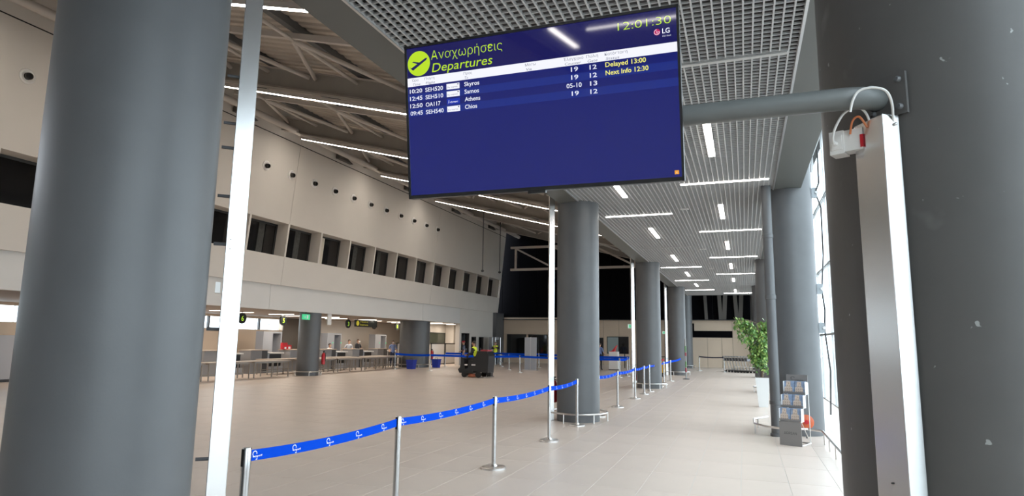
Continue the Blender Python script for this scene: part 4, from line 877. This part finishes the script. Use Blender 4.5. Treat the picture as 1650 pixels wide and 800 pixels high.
o = empty('fire_bell', (-21.55, 44.75, 2.42)); MB().lathe([(0.14, 0), (0.13, 0.05), (0.06, 0.09)], 20, axis=(1, 0, 0)).build('gong', red_m, o, True); MB().bb(-0.04, 0.0, -0.06, 0.06, -0.2, 0.0).build('bell_box', white_m, o)
tag(o, 'small round red fire bell on the white office wall', 'bell')
struct(MB().bb(-21.58, -20.9, 44.35, 44.95, 0, 2.9).build('trim_8', wall_m), 'white pier between the office windows')
# grey folding screen, kiosk, monitor, security arch
o = empty('folding_screen', (-12.1, 36.55, 0)); MB().bb(-0.37, -0.02, -0.02, 0.02, 0.05, 1.95).build('screen_leaf', grey_m, o); MB().bb(0.02, 0.37, -0.02, 0.02, 0.05, 1.95).build('screen_leaf', grey_m, o); MB().bb(-0.02, 0.02, -0.03, 0.03, 0.0, 1.97).build('centre_post', alu_m, o); MB().bb(-0.45, 0.45, -0.15, 0.15, 0, 0.05).build('foot_bar', alu_m, o)
tag(o, 'tall light grey two-leaf screen standing in the far hall', 'screen panel')
o = empty('info_kiosk', (-7.75, 40.1, 0)); MB().bb(-0.28, 0.28, -0.22, 0.22, 0.06, 1.15).build('kiosk_body', white_m, o); MB().bb(-0.3, 0.3, -0.24, 0.24, 0, 0.06).build('kiosk_plinth', dgrey_m, o); MB().hexa([(-0.3,-0.22,1.15),(0.05,-0.22,1.15),(0.05,0.2,1.15),(-0.3,0.2,1.15),(-0.1,-0.2,1.2),(0.2,-0.2,1.55),(0.2,0.2,1.55),(-0.1,0.2,1.2)]).build('kiosk_top', red_m, o)
tag(o, 'white kiosk with a red top below the hanging monitor', 'kiosk')
o = empty('wall_monitor', (-8.2, 43.8, 0)); MB().bb(-0.72, 0.72, -0.03, 0.03, 0.98, 2.1).build('monitor_panel', glass_d, o); MB().bb(-0.75, 0.75, -0.02, 0.05, 0.95, 2.13).build('monitor_frame', black_m, o); MB().bb(-0.5, -0.44, 0.0, 0.05, 0, 0.95).build('monitor_leg', frame_d, o); MB().bb(0.44, 0.5, 0.0, 0.05, 0, 0.95).build('monitor_leg', frame_d, o)
MB().bb(-0.70, 0.05, -0.034, -0.0305, 1.0, 2.08).build('monitor_image', mat('dim_screen_image', (0.05, 0.06, 0.06), 0.1, emit=(0.12, 0.15, 0.15), estr=0.6, var=0.0), o)
tag(o, 'large dark monitor on legs before the end wall', 'monitor')
for i, x in enumerate((-17.45, -17.2, -16.95)):
    o = empty('barrier_post', (x, 43.7 + 0.35 * (i == 2), 0)); MB().lathe([(0.05, 0), (0.05, 1.95)], 12).build('tube', chrome_m, o, True); MB().lathe([(0.12, 0), (0.12, 0.03)], 16).build('foot', chrome_m, o)
    tag(o, 'tall white steel gate post near the guard, %s from the left' % ORD[i], 'post', 'gate posts near the guard')
o = empty('exit_turnstile', (-17.9, 45.2, 0)); MB().bb(-0.25, 0.25, -0.4, 0.4, 0, 2.0).build('cabinet', grey_m, o); MB().bb(0.25, 0.27, -0.3, 0.3, 0.3, 1.8).build('side_panel', steel_m, o)
tag(o, 'tall grey steel cabinet at the end of the ground-floor wall', 'cabinet')

# ================================================================== PEOPLE
SKIN = mat('skin', (0.50, 0.29, 0.20), 0.55); HAIR = mat('dark_hair', (0.03, 0.02, 0.015), 0.6); SHOE = mat('dark_shoes', (0.015, 0.014, 0.014), 0.5)
def cloth(n, c): return mat('cloth_' + n, c, 0.8, var=0.08, scale=8)
def person(label, loc, rz, shirt, trouser, sleeve=None, arms=None, legs=None, lean_=0.0, zoff=0.0, scale=1.0, hair=HAIR, fore=None, extra=None, head_turn=(0, 0)):
    J = {'pel': (0, 0, 0.95), 'wai': (0, -0.01 - lean_ * 0.3, 1.10), 'che': (0, -lean_ * 0.7, 1.28), 'neb': (0, -lean_, 1.44), 'nec': (0, -lean_ - 0.01, 1.50), 'hlo': (head_turn[0] * 0.5, -lean_ - 0.03 + head_turn[1] * 0.5, 1.56), 'hmi': (head_turn[0], -lean_ - 0.03 + head_turn[1], 1.63), 'hto': (head_turn[0], -lean_ - 0.02 + head_turn[1], 1.71)}
    A = arms or {'l': ((-0.25, 0.02, 1.16), (-0.26, -0.08, 0.92)), 'r': ((0.25, 0.02, 1.16), (0.26, -0.08, 0.92))}
    Lg = legs or {'l': ((-0.10, -0.01, 0.50), (-0.11, 0.02, 0.09), (-0.12, -0.15, 0.04)), 'r': ((0.10, -0.01, 0.50), (0.11, 0.02, 0.09), (0.12, -0.15, 0.04))}
    for s, sg in (('l', -1), ('r', 1)):
        J['sh' + s] = (sg * 0.18, -lean_ * 0.95, 1.40); J['el' + s], J['wr' + s] = A[s]
        e, w_ = Vector(A[s][0]), Vector(A[s][1]); J['ha' + s] = tuple(w_ + (w_ - e).normalized() * 0.08)
        J['hi' + s] = (sg * 0.095, 0, 0.90); J['kn' + s], J['an' + s], J['to' + s] = Lg[s]
    rad = {'pel': (0.155, 0.115), 'wai': (0.145, 0.105), 'che': (0.165, 0.115), 'neb': (0.085, 0.07), 'nec': (0.055, 0.055), 'hlo': (0.062, 0.075), 'hmi': (0.075, 0.095), 'hto': (0.055, 0.07)}
    for s in 'lr': rad.update({'sh' + s: (0.065,) * 2, 'el' + s: (0.045,) * 2, 'wr' + s: (0.030,) * 2, 'ha' + s: (0.042, 0.02), 'hi' + s: (0.095,) * 2, 'kn' + s: (0.065,) * 2, 'an' + s: (0.045,) * 2, 'to' + s: (0.042, 0.03)})
    E = [('pel', 'wai', 's'), ('wai', 'che', 's'), ('che', 'neb', 's'), ('neb', 'nec', 'k'), ('nec', 'hlo', 'k'), ('hlo', 'hmi', 'k'), ('hmi', 'hto', 'k')]
    for s in 'lr': E += [('neb', 'sh' + s, 's'), ('sh' + s, 'el' + s, 'v'), ('el' + s, 'wr' + s, 'f'), ('wr' + s, 'ha' + s, 'k'), ('pel', 'hi' + s, 't'), ('hi' + s, 'kn' + s, 't'), ('kn' + s, 'an' + s, 't'), ('an' + s, 'to' + s, 'b')]
    names = list(J); me = bpy.data.meshes.new('sk'); me.from_pydata([J[n] for n in names], [(names.index(a), names.index(b)) for a, b, _ in E], [])
    ob = bpy.data.objects.new('sk', me); COL.objects.link(ob); sk = ob.modifiers.new('s', 'SKIN')
    lay = me.skin_vertices[0] if me.skin_vertices else None
    for i, n in enumerate(names): lay.data[i].radius = rad[n]; lay.data[i].use_root = (n == 'pel')
    sb = ob.modifiers.new('u', 'SUBSURF'); sb.levels = 1; sb.render_levels = 1
    dg = bpy.context.evaluated_depsgraph_get(); res = bpy.data.meshes.new_from_object(ob.evaluated_get(dg)); bpy.data.objects.remove(ob)
    mb = MB(); mb.v = [tuple(v.co) for v in res.vertices]; mb.f = [tuple(p.vertices) for p in res.polygons]; nb = len(mb.f)
    for s, sg in (('l', -1), ('r', 1)):              # fingers
        w_, h_ = Vector(J['wr' + s]), Vector(J['ha' + s]); d = (h_ - w_).normalized(); sd = d.cross(Vector((0, 1, 0)))
        if sd.length < 0.2: sd = Vector((1, 0, 0))
        sd.normalize(); cur = sd.cross(d).normalized() * (-1)
        for k in range(4):
            b = h_ + sd * (k - 1.5) * 0.019; L = (0.065, 0.078, 0.074, 0.058)[k]; mb.tube([b - d * 0.01, b + d * L * 0.55, b + d * L * 0.9 + cur * 0.02], [0.010, 0.009, 0.007], 6)
        b = w_ + d * 0.03 - sd * 0.035; mb.tube([b, b + d * 0.03 - sd * 0.02, b + d * 0.065 - sd * 0.02], [0.011, 0.010, 0.008], 6)
    nf = len(mb.f); hc = Vector(J['hmi'])            # face: nose, ears, brows
    mb.tube([hc + Vector((0, -0.085, 0.015)), hc + Vector((0, -0.115, -0.02))], [0.010, 0.014], 6)
    for sg in (-1, 1): mb.tube([hc + Vector((sg * 0.07, 0.0, 0.02)), hc + Vector((sg * 0.088, 0.01, 0.0)), hc + Vector((sg * 0.07, 0.0, -0.03))], 0.012, 6)
    segs = [(Vector(J[a]), Vector(J[b]), t) for a, b, t in E]
    o = empty('person', loc, rz); o.scale = (scale,) * 3
    body = mb.mesh('body'); mats = {'s': shirt, 'v': sleeve or shirt, 'f': fore or SKIN, 'k': SKIN, 't': trouser, 'b': SHOE}; order = list(mats)
    for t in order: body.materials.append(mats[t])
    for i, p in enumerate(body.polygons):
        if i >= nb: p.material_index = order.index('k'); continue
        c = p.center; best = None
        for a, b, t in segs:
            ab = b - a; u = max(0, min(1, (c - a).dot(ab) / ab.length_squared)); dd = (c - a - ab * u).length
            if best is None or dd < best[0]: best = (dd, t)
        p.material_index = order.index(best[1])
    body.polygons.foreach_set('use_smooth', [True] * len(body.polygons))
    bo = bpy.data.objects.new('body', body); COL.objects.link(bo); bo.parent = o; bo.location = (0, 0, zoff)
    hm = MB(); n = 16
    for i in range(7):
        th = R_(8 + i * 15)
        for k in range(n):
            a = 2 * math.pi * k / n; fr = 1.0 if math.sin(a) > -0.35 else 0.0
            th2 = th if fr else min(th, R_(62)); hm.v.append((hc.x + 0.088 * math.sin(th2) * math.cos(a), hc.y + 0.008 + 0.105 * math.sin(th2) * math.sin(a), hc.z + 0.015 + 0.112 * math.cos(th2)))
    for i in range(6):
        for k in range(n): hm.f.append((i*n+k, i*n+(k+1) % n, (i+1)*n+(k+1) % n, (i+1)*n+k))
    hm.f.append(tuple(range(n))); h = hm.build('hair', hair, o, True); h.location = (0, 0, zoff)
    for sg in (-1, 1):
        e_ = MB().lathe([(0.009, -0.004), (0.009, 0.006)], 8, (hc.x + sg * 0.03, hc.y - 0.090, hc.z + 0.022), axis=(0, -1, 0)).build('eye', black_m, o); e_.location = (0, 0, zoff)
    if extra: extra(o, hc, zoff)
    tag(o, label, 'person'); return o
dk = cloth('dark', (0.02, 0.02, 0.025)); bluesh = cloth('blue_shirt', (0.16, 0.22, 0.42)); vest = mat('hi_vis', (0.72, 0.85, 0.05), 0.7, emit=(0.7, 0.85, 0.05), estr=0.05); whitesh = cloth('pale_shirt', (0.55, 0.60, 0.68)); navy_c = cloth('navy', (0.02, 0.03, 0.07)); redc = cloth('red', (0.45, 0.02, 0.04)); denim = cloth('denim', (0.14, 0.18, 0.27)); white_c = cloth('white', (0.75, 0.74, 0.72))
def mask(o, hc, z): MB().bb(hc.x - 0.055, hc.x + 0.055, hc.y - 0.118, hc.y - 0.06, hc.z - 0.075, hc.z - 0.012).build('face_mask', white_c, o).location = (0, 0, z)
def redcap(o, hc, z):
    c = MB().lathe([(0.105, 0.03), (0.11, 0.07), (0.08, 0.12), (0.03, 0.135)], 16, (hc.x, hc.y, hc.z)).bb(hc.x - 0.07, hc.x + 0.07, hc.y - 0.2, hc.y - 0.05, hc.z + 0.03, hc.z + 0.045).build('cap', redc, o); c.location = (0, 0, z)
fold = {'l': ((-0.27, -0.06, 1.18), (-0.08, -0.25, 1.12)), 'r': ((0.27, -0.06, 1.18), (0.08, -0.25, 1.16))}
reach = {'l': ((-0.26, -0.14, 1.20), (-0.18, -0.40, 1.14)), 'r': ((0.26, -0.14, 1.20), (0.18, -0.40, 1.14))}
hand1 = {'l': ((-0.25, 0.0, 1.16), (-0.22, -0.22, 1.04)), 'r': ((0.25, 0.02, 1.16), (0.26, -0.06, 0.92))}
person('man in a blue shirt and white face mask standing by the counters', (-20.9, 35.45, 0), R_(35), bluesh, navy_c, fore=SKIN, arms=hand1, extra=mask, scale=0.95)
person('staff member in a pale shirt bending over the counter', (-22.98, 33.55, 0), R_(60), whitesh, dk, arms=reach, lean_=0.22, scale=0.95)
person('staff member in dark clothes and mask behind the counter', (-22.9, 34.55, 0), R_(80), dk, dk, fore=dk, arms=fold, extra=mask, scale=0.97)
person('seated clerk in white partly hidden behind the counter', (-22.95, 31.7, 0), R_(90), white_c, dk, fore=white_c, arms=reach, zoff=-0.32, legs={'l': ((-0.10, -0.40, 0.86), (-0.11, -0.40, 0.42), (-0.12, -0.56, 0.37)), 'r': ((0.10, -0.40, 0.86), (0.11, -0.40, 0.42), (0.12, -0.56, 0.37))})
person('guard in a yellow vest over black clothes with folded arms', (-16.75, 42.6, 0), R_(20), vest, dk, sleeve=dk, fore=dk, arms={'l': ((-0.27, -0.05, 1.22), (-0.05, -0.22, 1.30)), 'r': ((0.27, -0.05, 1.22), (0.05, -0.22, 1.34))}, scale=0.94)
person('person in a red cap and navy jacket behind the scrubber driver', (-17.15, 38.0, 0), R_(-60), navy_c, denim, sleeve=denim, fore=SKIN, arms=hand1, extra=redcap, scale=0.96)
person('man in a blue shirt and dark trousers seen from behind by the dark window', (-8.55, 39.6, 0), R_(165), bluesh, dk, arms=hand1, scale=0.96)
seat_legs = {'l': ((-0.13, -0.42, 0.92), (-0.13, -0.52, 0.50), (-0.13, -0.68, 0.45)), 'r': ((0.13, -0.42, 0.92), (0.13, -0.52, 0.50), (0.13, -0.68, 0.45))}
SCX, SCY = -11.95, 28.0
person('scrubber driver in a yellow vest seated on the black machine', (SCX - 0.02, SCY, 0), R_(-90), vest, dk, sleeve=dk, fore=dk, arms={'l': ((-0.26, -0.16, 1.18), (-0.16, -0.42, 1.10)), 'r': ((0.26, -0.16, 1.18), (0.16, -0.42, 1.10))}, legs=seat_legs, lean_=0.12, zoff=-0.06, hair=HAIR)
# floor scrubber (drives towards the check-in side)
o = empty('floor_scrubber', (SCX, SCY, 0)); sm = mat('scrubber_black', (0.018, 0.019, 0.021), 0.38)
MB().prism([(-0.02, -0.38, 0.30), (0.72, -0.38, 0.22), (0.76, -0.38, 1.0), (0.66, -0.38, 1.22), (0.18, -0.38, 1.22), (0.08, -0.38, 0.92), (-0.02, -0.38, 0.80)], (0, 0.76, 0)).build('tank', sm, o)
MB().prism([(-0.72, -0.36, 0.20), (-0.02, -0.36, 0.20), (-0.02, -0.36, 0.80), (-0.25, -0.36, 0.80), (-0.30, -0.36, 0.42), (-0.45, -0.36, 0.40), (-0.50, -0.36, 0.86), (-0.62, -0.36, 0.90), (-0.70, -0.36, 0.45), (-0.80, -0.36, 0.36)], (0, 0.72, 0)).build('chassis', sm, o)
MB().bb(-0.22, 0.16, -0.25, 0.25, 0.80, 0.88).build('seat', black_m, o); MB().bb(0.30, 0.66, -0.28, 0.28, 1.22, 1.29).build('tank_lid', mat('red_lid', (0.42, 0.05, 0.06), 0.5), o)
MB().tube([(-0.52, 0, 0.85), (-0.45, 0, 1.02)], 0.035, 10).build('steering_column', black_m, o); MB().tube([(-0.45 + 0.16 * math.cos(a) * 0.4, 0.16 * math.sin(a), 1.04 + 0.16 * math.cos(a)*0.5) for a in [2*math.pi*k/16 for k in range(17)]], 0.014, 6).build('steering_wheel', black_m, o)
for x, y in ((-0.48, -0.3), (0.25, -0.36), (0.25, 0.36), (-0.48, 0.3)): MB().lathe([(0.14, -0.045), (0.14, 0.045), (0.06, 0.05)], 18, (x, y, 0.14), axis=(0, -1, 0)).build('wheel', black_m, o, True)
MB().lathe([(0.28, 0.02), (0.30, 0.05), (0.26, 0.16)], 24, (-0.12, 0, 0)).build('brush_deck', mat('orange_skirt', (0.5, 0.16, 0.08), 0.5), o)
MB().bb(0.55, 0.72, -0.45, 0.45, 0.0, 0.06).build('squeegee', chrome_m, o); MB().bb(0.60, 0.78, -0.15, 0.15, 0.06, 0.24).build('squeegee_arm', black_m, o)
for x, w_ in ((-0.45, 0.14), (-0.1, 0.2)): MB().bb(x, x + w_, -0.386, -0.362, 0.55, 0.61).build('white_lettering_plate', white_m, o)
tag(o, 'black ride-on floor scrubber with a red lid in the hall', 'floor scrubber')

# ================================================================== third level: pieces that belong to a part
SUB = {'display_panel': ('screen_text', 'title_area', 'row_stripe', 'column_header_band', 'flight_roundel', 'aircraft_mark', 'airline_logo', 'corner_icon', 'brand_'),
       'sign_box': ('sign_lettering', 'sign_roundel', 'sign_arrow', 'sign_figure'), 'disc': ('numeral',), 'webbing': ('belt_print',), 'paper_block': ('cover_',),
       'plate': ('bolt',), 'socket_body': ('socket_plate', 'plug'), 'cassette': ('belt_clip',), 'header_panel': ('header_',), 'front_panel': ('panel_lettering',),
       'web': ('stiffener',), 'monitor_panel': ('monitor_image',), 'gate_panel': ('indicator_lamp',), 'tank': ('tank_lid',), 'flange': ('nozzle_tip',), 'bin_body': ('lid', 'handle'), 'cylinder': ('valve', 'hose'), 'pot': ('soil',), 'kiosk_body': ('kiosk_top',)}
for top in [o for o in list(COL.objects) if o.parent is None]:
    kids = list(top.children)
    for part in kids:
        pn = part.name.split('.')[0]
        if pn in SUB and not any(k is not part and k.name.split('.')[0] == pn for k in kids):
            for k in kids:
                if k is not part and k.name.split('.')[0] != pn and k.name.startswith(SUB[pn]): k.parent = part
